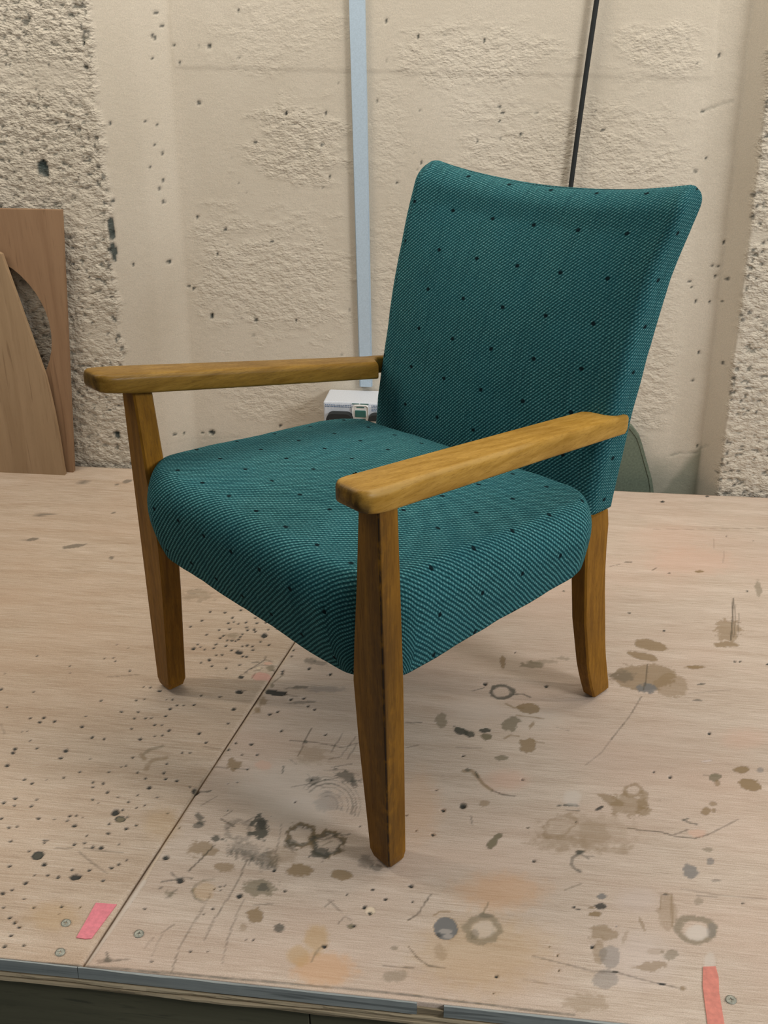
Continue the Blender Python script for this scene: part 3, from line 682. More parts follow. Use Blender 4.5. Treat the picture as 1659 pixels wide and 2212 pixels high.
L([(-0.3148,1.0177),(-0.3085,0.9983)],0.00065,3,0.5415,0.5,0)
L([(-0.313,1.0206),(-0.3093,1.0067)],0.00061,3,0.4724,0.5,0)
L([(-0.3093,1.0151),(-0.3042,0.9997)],0.00077,3,0.4484,0.5,0)
L([(-0.3062,1.0123),(-0.3014,0.9947)],0.00096,3,0.415,0.5,0)
L([(-0.3054,1.0192),(-0.3009,1.0026)],0.00075,3,0.404,0.5,0)
L([(-0.301,1.0107),(-0.3023,0.9993)],0.00101,3,0.3961,0.5,0)
L([(-0.2986,1.0105),(-0.2915,0.9921)],0.00055,3,0.498,0.5,0)
L([(-0.2965,1.0121),(-0.2918,1)],0.00101,3,0.3985,0.5,0)
L([(-0.2948,1.015),(-0.288,0.9969)],0.00061,3,0.5679,0.5,0)
L([(-0.2914,1.0108),(-0.2919,0.9978)],0.00081,3,0.3642,0.5,0)
L([(-0.2891,1.0112),(-0.284,0.992)],0.00060,3,0.3663,0.5,0)
L([(-0.2878,1.0161),(-0.2881,0.9994)],0.00060,3,0.3831,0.5,0)
L([(-0.2843,1.0112),(-0.2824,0.9927)],0.00065,3,0.4776,0.5,0)
E(-0.3262,1.0227,0.0386,-0.0084,0.0006,-0.0125,3,0.3,0.5,0.8,0,0)
E(-0.2988,1.0109,0.0158,0.0019,0.0039,-0.0166,3,0.35,0.5,0.8,0,0)
E(-0.3785,1.0386,0.0104,0.0012,0.0021,-0.0074,3,0.75,0.3,0.8,0,0)
E(-0.4113,1.076,0.0067,0.0008,0.0029,-0.01,3,0.65,0.3,0.9,0,0)
E(-0.4106,1.0621,0.0073,0.0009,0.0019,-0.0063,3,0.6,0.4,0.9,0,0)
E(-0.3929,1.0192,0.0192,0.0023,0.0042,-0.0144,1,0.6,0.25,0.6,0,0)
L([(-0.3767,1.0264),(-0.3874,1.0004),(-0.3983,0.9768)],0.00119,8,0.85,0.3,0)
L([(-0.381,1.0782),(-0.3589,1.0659)],0.00123,8,0.8,0.3,0)
L([(-0.3776,1.0847),(-0.3687,1.0967)],0.00089,8,0.5,0.3,0)
L([(-0.3447,1.0768),(-0.3337,1.0875)],0.00123,3,0.5,0.3,0)
L([(-0.3676,1.0603),(-0.3574,1.073)],0.00123,3,0.5,0.3,0)
L([(-0.3149,1.0803),(-0.3059,1.0629)],0.00122,3,0.5,0.3,0)
E(-0.4043,0.9597,0.0056,0.0007,0.0018,-0.0059,0,0.9,0.3,0.6,1,0)
L([(-0.4282,0.954),(-0.4109,0.9601)],0.00135,3,0.7,0.6,0)
L([(-0.4028,0.9651),(-0.3898,0.9646)],0.00135,3,0.7,0.6,0)
L([(-0.4209,0.9712),(-0.4099,0.9622)],0.00135,3,0.7,0.6,0)
L([(-0.4054,0.9427),(-0.4099,0.9322)],0.00133,3,0.7,0.6,0)
L([(-0.4087,0.9383),(-0.4133,0.9279)],0.00133,3,0.7,0.6,0)
L([(-0.4256,0.9462),(-0.4274,0.942)],0.00134,3,0.7,0.6,0)
E(-0.4112,0.936,0.0079,0.0009,0.002,-0.0061,2,0.5,0.4,0.7,0,0)
L([(-0.3614,0.966),(-0.3732,0.9625)],0.00201,2,0.65,0.6,0)
L([(-0.3732,0.9625),(-0.3817,0.9534)],0.00201,2,0.65,0.6,0)
L([(-0.3817,0.9534),(-0.3828,0.9433)],0.00200,2,0.65,0.6,0)
L([(-0.3828,0.9433),(-0.3754,0.9324)],0.00199,2,0.65,0.6,0)
L([(-0.3754,0.9324),(-0.3647,0.9279)],0.00198,2,0.65,0.6,0)
E(-0.3668,0.946,0.014,0.0017,0.0049,-0.0169,11,0.3,0.4,0.4,0,0)
E(-0.2506,0.9968,0.0162,0.0019,0.0021,-0.0106,1,0.75,0.25,0.5,0,0)
E(-0.1898,0.9944,0.0155,0.0018,0.0016,-0.0097,1,0.75,0.25,0.4,0,0)
E(-0.293,0.9588,0.0239,0.0028,0.0028,-0.0116,2,0.65,0.3,0.6,0,0)
E(-0.2917,0.9601,0.008,0.0009,0.0015,-0.0062,3,0.6,0.3,0.7,0,0)
E(-0.2922,0.9129,0.0107,0.0013,0.003,-0.0124,1,0.75,0.2,0.4,0,0)
E(-0.3017,0.8939,0.0047,0.0006,0.0014,-0.0057,1,0.4,0.4,0.4,0,0)
E(-0.3516,0.9886,0.0144,0.0017,0.0024,-0.0089,1,0.6,0.4,0.7,0,0)
E(-0.2776,1.0176,0.0222,0.0026,0.0036,-0.0167,1,0.3,0.6,0.5,0,0)
E(-0.1623,1.0227,0.0126,0.0015,0.0018,-0.0125,3,0.4,0.5,0.8,0,0)
E(-0.1421,1.0146,0.0094,0.0011,0.001,-0.0074,3,0.5,0.4,0.7,0,0)
E(-0.4547,0.8245,0.0057,0.0007,0.002,-0.0052,3,0.6,0.4,0.7,0,0)
L([(-0.4648,0.8199),(-0.4391,0.8263)],0.00064,8,0.4,0.3,0)
L([(-0.4599,0.8359),(-0.4557,0.8278)],0.00113,3,0.7,0.3,0)
L([(-0.2702,1.1521),(-0.2619,1.1671),(-0.2494,1.1764),(-0.2344,1.1786),(-0.2191,1.1735),(-0.2056,1.1617),(-0.1957,1.1452),(-0.1907,1.1261),(-0.191,1.1072)],0.00108,3,0.6,0.6,0)
L([(-0.2651,1.1477),(-0.2578,1.1603),(-0.2468,1.1682),(-0.2338,1.1702),(-0.2205,1.1659),(-0.2087,1.156),(-0.2002,1.142),(-0.1958,1.1258),(-0.1961,1.1097)],0.00161,3,0.65,0.6,0)
L([(-0.2498,1.1571),(-0.2419,1.1613),(-0.2331,1.1621),(-0.2242,1.1594),(-0.216,1.1534),(-0.2092,1.1447),(-0.2045,1.1343),(-0.2023,1.123),(-0.2027,1.1119)],0.00089,3,0.5,0.6,0)
L([(-0.2445,1.1481),(-0.239,1.1511),(-0.2328,1.1517),(-0.2265,1.1496),(-0.2207,1.1453),(-0.2159,1.1389),(-0.2125,1.1313),(-0.2108,1.123),(-0.211,1.1148)],0.00089,3,0.45,0.6,0)
L([(-0.2403,1.1409),(-0.2367,1.143),(-0.2326,1.1434),(-0.2284,1.1419),(-0.2245,1.1388),(-0.2212,1.1343),(-0.2189,1.1289),(-0.2177,1.123),(-0.2177,1.1172)],0.00071,3,0.4,0.6,0)
L([(-0.2759,1.1554),(-0.2663,1.1723),(-0.2518,1.1828),(-0.2345,1.1854),(-0.2169,1.1796),(-0.2014,1.1665),(-0.1902,1.1479),(-0.1846,1.1266),(-0.1852,1.1055)],0.00072,3,0.4,0.6,0)
E(-0.2331,1.133,0.0203,0.0024,0.0042,-0.024,9,0.3,0.5,0.8,0,0)
E(-0.2139,1.1857,0.0175,-0.0089,-0.0022,-0.0144,3,0.6,0.4,0.8,0,0)
E(-0.2015,1.1743,0.0069,0.0008,0.0015,-0.0101,3,0.6,0.4,0.8,0,0)
L([(-0.2935,1.1559),(-0.2673,1.1666),(-0.2452,1.1615)],0.00090,3,0.55,0.6,0)
L([(-0.2693,1.1587),(-0.2479,1.1766),(-0.2278,1.1841)],0.00091,3,0.55,0.6,0)
L([(-0.2516,1.1971),(-0.2238,1.203),(-0.1972,1.1929)],0.00091,3,0.55,0.6,0)
L([(-0.2423,1.2061),(-0.2117,1.2178)],0.00092,3,0.55,0.6,0)
L([(-0.2376,1.2878),(-0.2484,1.2409)],0.00094,3,0.55,0.6,0)
L([(-0.2145,1.2846),(-0.2321,1.2317),(-0.2491,1.2243)],0.00094,3,0.55,0.6,0)
L([(-0.2102,1.2679),(-0.2205,1.2276)],0.00093,3,0.55,0.6,0)
L([(-0.259,1.2593),(-0.2321,1.254),(-0.2051,1.2713)],0.00094,3,0.55,0.6,0)
L([(-0.2971,1.2078),(-0.31,1.2172)],0.00093,3,0.55,0.6,0)
L([(-0.2747,1.1865),(-0.2675,1.1769)],0.00091,3,0.55,0.6,0)
E(-0.2653,1.1745,0.0139,0.0016,0.0013,-0.0071,3,0.45,0.4,0.9,0,0)
L([(-0.3192,1.2609),(-0.2894,1.2621),(-0.259,1.2593)],0.00076,8,0.65,0.3,0)
L([(-0.2904,1.2964),(-0.2943,1.2638),(-0.2979,1.2263)],0.00076,8,0.65,0.3,0)
E(-0.293,1.2611,0.0037,0.0004,0.0009,-0.0045,3,0.6,0.3,0.25,0,0)
E(-0.2762,1.2321,0.0288,0.0034,0.0041,-0.0216,1,0.3,0.6,0.6,0,0)
L([(-0.4252,1.1859),(-0.3993,1.1852)],0.00093,8,0.7,0.3,0)
E(-0.3932,1.1939,0.0107,0.0012,0.0036,-0.0136,1,0.7,0.3,0.6,0,0)
L([(-0.3905,1.1862),(-0.3688,1.1871)],0.00093,8,0.6,0.3,0)
L([(-0.3155,1.2003),(-0.3139,1.1845)],0.00129,3,0.8,0.3,0)
E(-0.3463,1.1994,0.0142,0.0017,0.003,-0.0126,10,0.5,0.5,0.5,0,0)
L([(-0.432,1.1285),(-0.4151,1.1315),(-0.4117,1.1344)],0.00164,3,0.7,0.3,0)
E(-0.434,1.1303,0.0062,0.0007,0.002,-0.0068,0,0.95,0.2,0.3,1,0)
L([(-0.4171,1.1016),(-0.4042,1.1178),(-0.3987,1.1234)],0.00072,8,0.4,0.3,0)
L([(-0.3242,1.0057),(-0.3263,0.9783),(-0.333,0.9374),(-0.3409,0.9041),(-0.346,0.8688)],0.00082,8,0.65,0.6,0)
L([(-0.3583,0.9384),(-0.3632,0.907),(-0.3726,0.8533),(-0.3716,0.8175)],0.00081,8,0.6,0.6,0)
L([(-0.3114,0.9381),(-0.3147,0.909),(-0.3165,0.8759),(-0.3137,0.8379)],0.00080,8,0.45,0.6,0)
L([(-0.2925,1.0783),(-0.2892,1.0558),(-0.288,1.0207)],0.00086,8,0.5,0.6,0)
L([(-0.4003,0.8695),(-0.401,0.8623),(-0.4031,0.8375)],0.00080,8,0.35,0.6,0)
L([(-0.4108,0.8647),(-0.4151,0.8465)],0.00080,8,0.35,0.6,0)
L([(-0.5606,0.9929),(-0.5333,0.9747),(-0.5059,0.9591)],0.00070,8,0.5,0.5,0)
L([(-0.5953,0.9953),(-0.5728,0.998)],0.00071,8,0.5,0.5,0)
L([(-0.5567,0.9999),(-0.499,0.998)],0.00070,8,0.5,0.5,0)
L([(-0.6732,1.3931),(-0.619,1.4062)],0.00085,8,0.5,0.5,0)
L([(-0.7968,1.2467),(-0.7803,1.2248)],0.00082,8,0.5,0.5,0)
L([(-0.2048,0.9372),(-0.1948,0.95)],0.00065,8,0.5,0.5,0)
L([(-0.2008,0.9492),(-0.1812,0.9324)],0.00065,8,0.5,0.5,0)
L([(-0.1826,0.9136),(-0.1755,0.9256),(-0.1658,0.9212)],0.00064,8,0.5,0.5,0)
L([(-0.2955,0.9303),(-0.2719,0.935)],0.00065,8,0.5,0.5,0)
L([(-0.4015,0.873),(-0.3908,0.887)],0.00065,8,0.5,0.5,0)
L([(-0.4674,0.823),(-0.4284,0.8293)],0.00064,8,0.5,0.5,0)
E(-0.1644,0.9121,0.0053,0.0006,0.0007,-0.0043,2,0.8,0.3,0.5,0,0)
E(-0.1443,0.9387,0.0071,0.0008,0.0011,-0.0082,13,0.9,0.4,0.5,0,0)
E(-0.1525,0.9434,0.003,0.0004,0.0004,-0.003,0,0.9,0.3,0.2,1,0)
E(-0.1444,0.9349,0.0033,0.0004,0.0005,-0.0033,0,0.9,0.3,0.2,1,0)
E(-0.2558,0.8968,0.0053,0.0006,0.0013,-0.0057,3,0.7,0.4,0.8,0,0)
E(-0.146,0.9734,0.003,0.0004,0.0004,-0.0027,0,0.8,0.3,0.25,0,0)
L([(-0.2054,0.8525),(-0.2004,0.8721),(-0.1956,0.8779)],0.00125,2,0.6,0.4,0)
E(-0.4042,1.4247,0.0184,0.0021,0.0031,-0.0129,14,0.6,0.3,0.3,0,0)
E(-0.4139,1.4488,0.0055,0.0006,0.0009,-0.0036,13,0.8,0.3,0.4,0,0)
E(-0.4005,1.4651,0.0089,0.001,0.0011,-0.0047,10,0.8,0.3,0.4,0,0)
L([(-0.4431,1.4169),(-0.4399,1.4239),(-0.4336,1.4347),(-0.4292,1.4453),(-0.419,1.4533)],0.00140,0,0.85,0.8,0)
L([(-0.4403,1.4255),(-0.4299,1.4318)],0.00140,0,0.85,0.8,0)
L([(-0.4273,1.4456),(-0.4185,1.4596),(-0.409,1.4752)],0.00142,0,0.85,0.8,0)
L([(-0.4194,1.455),(-0.4104,1.4595),(-0.3879,1.4586),(-0.3824,1.461)],0.00141,0,0.85,0.8,0)
L([(-0.4198,1.4397),(-0.4108,1.4441),(-0.4084,1.4511)],0.00141,0,0.85,0.8,0)
L([(-0.409,1.4752),(-0.3949,1.4716)],0.00142,0,0.85,0.8,0)
L([(-0.41,1.4857),(-0.4096,1.4752)],0.00143,0,0.85,0.8,0)
L([(-0.3888,1.4449),(-0.381,1.4458)],0.00140,0,0.85,0.8,0)
L([(-0.4298,1.4642),(-0.4183,1.4672)],0.00142,0,0.85,0.8,0)
E(-0.4387,1.4191,0.0054,0.0006,0.0012,-0.0045,0,0.9,0.3,0.5,0,0)
E(-0.3943,1.4511,0.0098,0.0011,0.002,-0.0086,2,0.6,0.4,0.8,0,0)
L([(-0.4185,1.4181),(-0.4162,1.4333)],0.00050,8,0.6,0.3,0)
Pg([(-0.3888,1.389),(-0.3856,1.3919),(-0.3513,1.3869),(-0.3497,1.3792),(-0.3539,1.3762),(-0.3859,1.3766)],0,0.95,0.1)
E(-0.4311,1.3777,0.0061,0.0007,0.0013,-0.0052,0,0.92,0.2,0.4,1,0)
L([(-0.4286,1.3796),(-0.4212,1.3811)],0.00078,0,0.8,0.3,0)
E(-0.4608,1.4933,0.0076,-0.0009,0.001,-0.0059,0,0.9,0.3,0.6,1,0)
E(-0.3321,1.4019,0.0203,0.0054,0.0013,-0.005,3,0.6,0.4,0.5,0,0)
L([(-0.3668,1.4357),(-0.3736,1.4216),(-0.3813,1.4076)],0.00119,2,0.7,0.3,0)
E(-0.379,1.4014,0.0038,0.0004,0.0014,-0.0063,2,0.6,0.3,0.25,0,0)
E(-0.3841,1.3565,0.0075,0.0009,0.0028,-0.012,1,0.6,0.4,0.5,0,0)
E(-0.3896,1.3315,0.0059,0.0007,0.0021,-0.0088,1,0.6,0.4,0.5,0,0)
L([(-0.3872,1.3531),(-0.3859,1.3319),(-0.3921,1.3222)],0.00172,1,0.5,0.3,0)
E(-0.3199,1.3608,0.0237,0.0055,0.0009,-0.0036,3,0.45,0.4,0.5,0,0)
L([(-0.3506,1.3791),(-0.3286,1.3754)],0.00068,3,0.5,0.3,0)
E(-0.3281,1.4828,0.0099,0.0011,0.0018,-0.0095,3,0.5,0.4,0.5,0,0)
E(-0.3067,1.4765,0.0144,-0.0034,0.0004,-0.0074,3,0.45,0.4,0.5,0,0)
L([(-0.2913,1.441),(-0.2846,1.4478)],0.00079,3,0.7,0.3,0)
E(-0.2873,1.4023,0.0342,0.0039,0.0017,-0.0094,9,0.35,0.6,0.6,0,0)
L([(-0.5494,1.4522),(-0.5082,1.4517),(-0.4664,1.4634)],0.00051,8,0.25,0.3,0)
E(-0.5951,1.6787,0.0336,0.0038,0.007,-0.0237,2,0.3,0.5,0.7,0,0)
L([(-0.6164,1.6845),(-0.6011,1.6841)],0.00097,3,0.5,0.6,0)
L([(-0.6116,1.6974),(-0.5937,1.7036)],0.00098,3,0.5,0.6,0)
E(-0.5472,1.496,0.0031,0.0017,0.0017,-0.004,0,0.93,0.25,0.25,1,0)
E(-0.5352,1.5027,0.0019,0.001,0.0011,-0.0025,0,0.93,0.25,0.25,1,0)
E(-0.508,1.4636,0.0027,0.0014,0.0014,-0.0034,0,0.93,0.25,0.25,1,0)
E(-0.4999,1.4806,0.0019,0.001,0.001,-0.0025,0,0.93,0.25,0.25,1,0)
E(-0.6981,1.4469,0.0015,0.0008,0.001,-0.0019,0,0.93,0.25,0.25,1,0)
E(-0.6823,1.4509,0.0015,0.0008,0.001,-0.0019,0,0.93,0.25,0.25,1,0)
E(-0.6755,1.4408,0.0018,0.001,0.0012,-0.0024,0,0.93,0.25,0.25,1,0)
E(-0.7502,1.4172,0.0014,0.0008,0.001,-0.0019,0,0.93,0.25,0.25,1,0)
E(-0.7414,1.397,0.0014,0.0008,0.001,-0.0018,0,0.93,0.25,0.25,1,0)
E(-0.6394,1.4158,0.0022,0.0012,0.0014,-0.0028,0,0.93,0.25,0.25,1,0)
E(-0.5989,1.3724,0.0018,0.0009,0.0011,-0.0022,0,0.93,0.25,0.25,1,0)
E(-0.5865,1.3725,0.0018,0.0009,0.0011,-0.0022,0,0.93,0.25,0.25,1,0)
E(-0.6574,1.3269,0.0021,0.0011,0.0014,-0.0026,0,0.93,0.25,0.25,1,0)
E(-0.5341,1.3183,0.0025,0.0012,0.0014,-0.0029,0,0.93,0.25,0.25,1,0)
E(-0.5254,1.3288,0.0021,0.0011,0.0012,-0.0025,0,0.93,0.25,0.25,1,0)
E(-0.514,1.3307,0.0021,0.0011,0.0011,-0.0025,0,0.93,0.25,0.25,1,0)
E(-0.4978,1.3339,0.0025,0.0013,0.0013,-0.003,0,0.93,0.25,0.25,1,0)
E(-0.6123,1.3017,0.0024,0.0012,0.0015,-0.0029,0,0.93,0.25,0.25,1,0)
E(-0.5843,1.305,0.0024,0.0012,0.0014,-0.0029,0,0.93,0.25,0.25,1,0)
E(-0.5845,1.2876,0.0021,0.001,0.0012,-0.0024,0,0.93,0.25,0.25,1,0)
E(-0.5663,1.2898,0.0024,0.0012,0.0014,-0.0029,0,0.93,0.25,0.25,1,0)
E(-0.5568,1.2909,0.0021,0.001,0.0012,-0.0024,0,0.93,0.25,0.25,1,0)
E(-0.5359,1.2994,0.0024,0.0012,0.0014,-0.0029,0,0.93,0.25,0.25,1,0)
E(-0.5462,1.2745,0.0024,0.0012,0.0014,-0.0028,0,0.93,0.25,0.25,1,0)
E(-0.5341,1.2759,0.0017,0.0009,0.001,-0.002,0,0.93,0.25,0.25,1,0)
E(-0.5805,1.261,0.0017,0.0008,0.001,-0.002,0,0.93,0.25,0.25,1,0)
E(-0.5186,1.264,0.0027,0.0014,0.0015,-0.0032,0,0.93,0.25,0.25,1,0)
E(-0.4679,1.2622,0.0031,0.0015,0.0016,-0.0035,0,0.93,0.25,0.25,1,0)
E(-0.5255,1.2497,0.002,0.001,0.0011,-0.0023,0,0.93,0.25,0.25,1,0)
E(-0.5362,1.2473,0.002,0.001,0.0011,-0.0023,0,0.93,0.25,0.25,1,0)
E(-0.5578,1.2372,0.0027,0.0013,0.0015,-0.0031,0,0.93,0.25,0.25,1,0)
E(-0.6151,1.2306,0.0023,0.0012,0.0014,-0.0027,0,0.93,0.25,0.25,1,0)
E(-0.636,1.2328,0.0027,0.0013,0.0017,-0.0031,0,0.93,0.25,0.25,1,0)
E(-0.6622,1.2563,0.0027,0.0014,0.0018,-0.0032,0,0.93,0.25,0.25,1,0)
E(-0.7131,1.2642,0.0023,0.0012,0.0016,-0.0028,0,0.93,0.25,0.25,1,0)
E(-0.7345,1.2721,0.0027,0.0014,0.0019,-0.0032,0,0.93,0.25,0.25,1,0)
E(-0.7362,1.2597,0.0023,0.0012,0.0017,-0.0028,0,0.93,0.25,0.25,1,0)
E(-0.7569,1.2683,0.002,0.001,0.0015,-0.0024,0,0.93,0.25,0.25,1,0)
E(-0.6663,1.2831,0.0017,0.0009,0.0011,-0.002,0,0.93,0.25,0.25,1,0)
E(-0.4504,1.2417,0.0024,0.0012,0.0012,-0.0027,0,0.93,0.25,0.25,1,0)
E(-0.4279,1.2918,0.0021,0.001,0.001,-0.0024,0,0.93,0.25,0.25,1,0)
E(-0.4283,1.3305,0.0036,0.0018,0.0017,-0.0042,0,0.93,0.25,0.25,1,0)
E(-0.4812,1.2121,0.002,0.001,0.001,-0.0022,0,0.93,0.25,0.25,1,0)
E(-0.4687,1.2141,0.002,0.001,0.001,-0.0022,0,0.93,0.25,0.25,1,0)
E(-0.5576,1.1731,0.002,0.0009,0.0011,-0.0021,0,0.93,0.25,0.25,1,0)
E(-0.564,1.1702,0.0019,0.0009,0.0011,-0.0021,0,0.93,0.25,0.25,1,0)
E(-0.5536,1.1932,0.002,0.001,0.0011,-0.0022,0,0.93,0.25,0.25,1,0)
E(-0.4966,1.1845,0.0023,0.0011,0.0012,-0.0025,0,0.93,0.25,0.25,1,0)
E(-0.4942,1.1635,0.0026,0.0012,0.0014,-0.0028,0,0.93,0.25,0.25,1,0)
E(-0.4876,1.1511,0.0023,0.0011,0.0012,-0.0024,0,0.93,0.25,0.25,1,0)
E(-0.4688,1.1492,0.0026,0.0012,0.0013,-0.0028,0,0.93,0.25,0.25,1,0)
E(-0.5184,1.1486,0.0019,0.0009,0.001,-0.0021,0,0.93,0.25,0.25,1,0)
E(-0.5344,1.1598,0.0019,0.0009,0.0011,-0.0021,0,0.93,0.25,0.25,1,0)
E(-0.5057,1.1295,0.0032,0.0015,0.0017,-0.0034,0,0.93,0.25,0.25,1,0)
E(-0.5176,1.112,0.0019,0.0009,0.001,-0.002,0,0.93,0.25,0.25,1,0)
E(-0.5643,1.1125,0.0025,0.0012,0.0014,-0.0027,0,0.93,0.25,0.25,1,0)
E(-0.5783,1.1302,0.0022,0.001,0.0013,-0.0024,0,0.93,0.25,0.25,1,0)
E(-0.595,1.1308,0.0022,0.001,0.0013,-0.0024,0,0.93,0.25,0.25,1,0)
E(-0.5911,1.121,0.0019,0.0009,0.0011,-0.002,0,0.93,0.25,0.25,1,0)
E(-0.5791,1.1562,0.0019,0.0009,0.0011,-0.0021,0,0.93,0.25,0.25,1,0)
E(-0.6233,1.151,0.0019,0.0009,0.0012,-0.0021,0,0.93,0.25,0.25,1,0)
E(-0.6428,1.1356,0.0019,0.0009,0.0012,-0.0021,0,0.93,0.25,0.25,1,0)
E(-0.6647,1.1963,0.0032,0.0016,0.0021,-0.0037,0,0.93,0.25,0.25,1,0)
E(-0.6658,1.1785,0.0029,0.0014,0.0019,-0.0033,0,0.93,0.25,0.25,1,0)
E(-0.7468,1.1913,0.0029,0.0014,0.0021,-0.0033,0,0.93,0.25,0.25,1,0)
E(-0.7462,1.1818,0.0026,0.0013,0.0018,-0.0029,0,0.93,0.25,0.25,1,0)
E(-0.7417,1.1522,0.0031,0.0015,0.0023,-0.0035,0,0.93,0.25,0.25,1,0)
E(-0.701,1.1252,0.0025,0.0012,0.0017,-0.0027,0,0.93,0.25,0.25,1,0)
E(-0.6854,1.1177,0.0025,0.0012,0.0017,-0.0027,0,0.93,0.25,0.25,1,0)
E(-0.667,1.1276,0.0016,0.0007,0.001,-0.0017,0,0.93,0.25,0.25,1,0)
E(-0.6627,1.0851,0.0018,0.0009,0.0012,-0.0019,0,0.93,0.25,0.25,1,0)
E(-0.6655,1.0715,0.0024,0.0011,0.0016,-0.0026,0,0.93,0.25,0.25,1,0)
E(-0.6962,1.0836,0.0027,0.0013,0.0019,-0.0029,0,0.93,0.25,0.25,1,0)
E(-0.6907,1.0695,0.0024,0.0011,0.0016,-0.0026,0,0.93,0.25,0.25,1,0)
E(-0.7093,1.0732,0.0027,0.0013,0.0019,-0.0029,0,0.93,0.25,0.25,1,0)
E(-0.6446,1.0486,0.0024,0.0011,0.0015,-0.0025,0,0.93,0.25,0.25,1,0)
E(-0.6202,1.0491,0.0015,0.0007,0.0009,-0.0015,0,0.93,0.25,0.25,1,0)
E(-0.6014,1.0584,0.0021,0.001,0.0013,-0.0022,0,0.93,0.25,0.25,1,0)
E(-0.5919,1.0609,0.0018,0.0008,0.0011,-0.0019,0,0.93,0.25,0.25,1,0)
E(-0.5817,1.0574,0.0015,0.0007,0.0009,-0.0016,0,0.93,0.25,0.25,1,0)
E(-0.601,1.049,0.0021,0.001,0.0013,-0.0022,0,0.93,0.25,0.25,1,0)
E(-0.6786,1.026,0.0024,0.0011,0.0016,-0.0024,0,0.93,0.25,0.25,1,0)
E(-0.667,1.0287,0.0021,0.0009,0.0014,-0.0021,0,0.93,0.25,0.25,1,0)
E(-0.5868,1.04,0.003,0.0014,0.0018,-0.003,0,0.93,0.25,0.25,1,0)
E(-0.5725,1.0055,0.0026,0.0012,0.0015,-0.0026,0,0.93,0.25,0.25,1,0)
E(-0.6179,1.0081,0.0018,0.0008,0.0011,-0.0018,0,0.93,0.25,0.25,1,0)
E(-0.6157,1.0031,0.0018,0.0008,0.0011,-0.0017,0,0.93,0.25,0.25,1,0)
E(-0.613,1.0087,0.0015,0.0007,0.0009,-0.0015,0,0.93,0.25,0.25,1,0)
E(-0.5329,1.0036,0.0029,0.0013,0.0016,-0.0029,0,0.93,0.25,0.25,1,0)
E(-0.5447,1.0035,0.0026,0.0012,0.0015,-0.0026,0,0.93,0.25,0.25,1,0)
E(-0.559,1.0097,0.0024,0.0011,0.0013,-0.0023,0,0.93,0.25,0.25,1,0)
E(-0.6299,0.9856,0.0017,0.0008,0.0011,-0.0017,0,0.93,0.25,0.25,1,0)
E(-0.5988,0.9648,0.0031,0.0014,0.0019,-0.003,0,0.93,0.25,0.25,1,0)
E(-0.6448,0.9564,0.0025,0.0011,0.0016,-0.0025,0,0.93,0.25,0.25,1,0)
E(-0.5859,0.9468,0.0017,0.0007,0.001,-0.0016,0,0.93,0.25,0.25,1,0)
E(-0.603,0.9447,0.0014,0.0006,0.0009,-0.0013,0,0.93,0.25,0.25,1,0)
E(-0.5571,0.9601,0.002,0.0009,0.0011,-0.0019,0,0.93,0.25,0.25,1,0)
E(-0.5333,0.9621,0.002,0.0009,0.0011,-0.0019,0,0.93,0.25,0.25,1,0)
E(-0.505,0.9696,0.0026,0.0011,0.0014,-0.0025,0,0.93,0.25,0.25,1,0)
E(-0.4972,0.9768,0.0023,0.001,0.0012,-0.0022,0,0.93,0.25,0.25,1,0)
E(-0.4893,0.9849,0.002,0.0009,0.0011,-0.002,0,0.93,0.25,0.25,1,0)
E(-0.5705,0.9453,0.0028,0.0012,0.0016,-0.0027,0,0.93,0.25,0.25,1,0)
E(-0.6096,0.9305,0.0028,0.0012,0.0017,-0.0026,0,0.93,0.25,0.25,1,0)
E(-0.5077,0.9466,0.0017,0.0007,0.0009,-0.0016,0,0.93,0.25,0.25,1,0)
E(-0.6222,0.917,0.0022,0.001,0.0014,-0.0021,0,0.93,0.25,0.25,1,0)
E(-0.6323,0.9098,0.0025,0.0011,0.0016,-0.0023,0,0.93,0.25,0.25,1,0)
E(-0.5994,0.9047,0.0014,0.0006,0.0008,-0.0013,0,0.93,0.25,0.25,1,0)
E(-0.6202,0.8879,0.0019,0.0008,0.0012,-0.0017,0,0.93,0.25,0.25,1,0)
E(-0.5811,0.8926,0.0019,0.0008,0.0011,-0.0018,0,0.93,0.25,0.25,1,0)
E(-0.5458,0.8987,0.0022,0.0009,0.0012,-0.002,0,0.93,0.25,0.25,1,0)
E(-0.5434,0.8856,0.0014,0.0006,0.0008,-0.0012,0,0.93,0.25,0.25,1,0)
E(-0.521,0.8997,0.0014,0.0006,0.0007,-0.0013,0,0.93,0.25,0.25,1,0)
E(-0.6044,0.8727,0.0021,0.0009,0.0013,-0.002,0,0.93,0.25,0.25,1,0)
E(-0.5949,0.8664,0.0024,0.001,0.0014,-0.0022,0,0.93,0.25,0.25,1,0)
E(-0.5851,0.8602,0.0024,0.001,0.0014,-0.0022,0,0.93,0.25,0.25,1,0)
E(-0.5907,0.8458,0.0021,0.0009,0.0013,-0.0019,0,0.93,0.25,0.25,1,0)
E(-0.5904,0.8291,0.0026,0.0011,0.0016,-0.0023,0,0.93,0.25,0.25,1,0)
E(-0.5672,0.8336,0.0016,0.0006,0.0009,-0.0014,0,0.93,0.25,0.25,1,0)
E(-0.5807,1.0947,0.0019,0.0009,0.0011,-0.002,0,0.93,0.25,0.25,1,0)
E(-0.5694,1.0886,0.0015,0.0007,0.0009,-0.0016,0,0.93,0.25,0.25,1,0)
E(-0.5449,1.1038,0.0016,0.0007,0.0009,-0.0016,0,0.93,0.25,0.25,1,0)
E(-0.4868,1.1106,0.0019,0.0009,0.001,-0.002,0,0.93,0.25,0.25,1,0)
E(-0.4611,1.0806,0.0019,0.0008,0.0009,-0.0019,0,0.93,0.25,0.25,1,0)
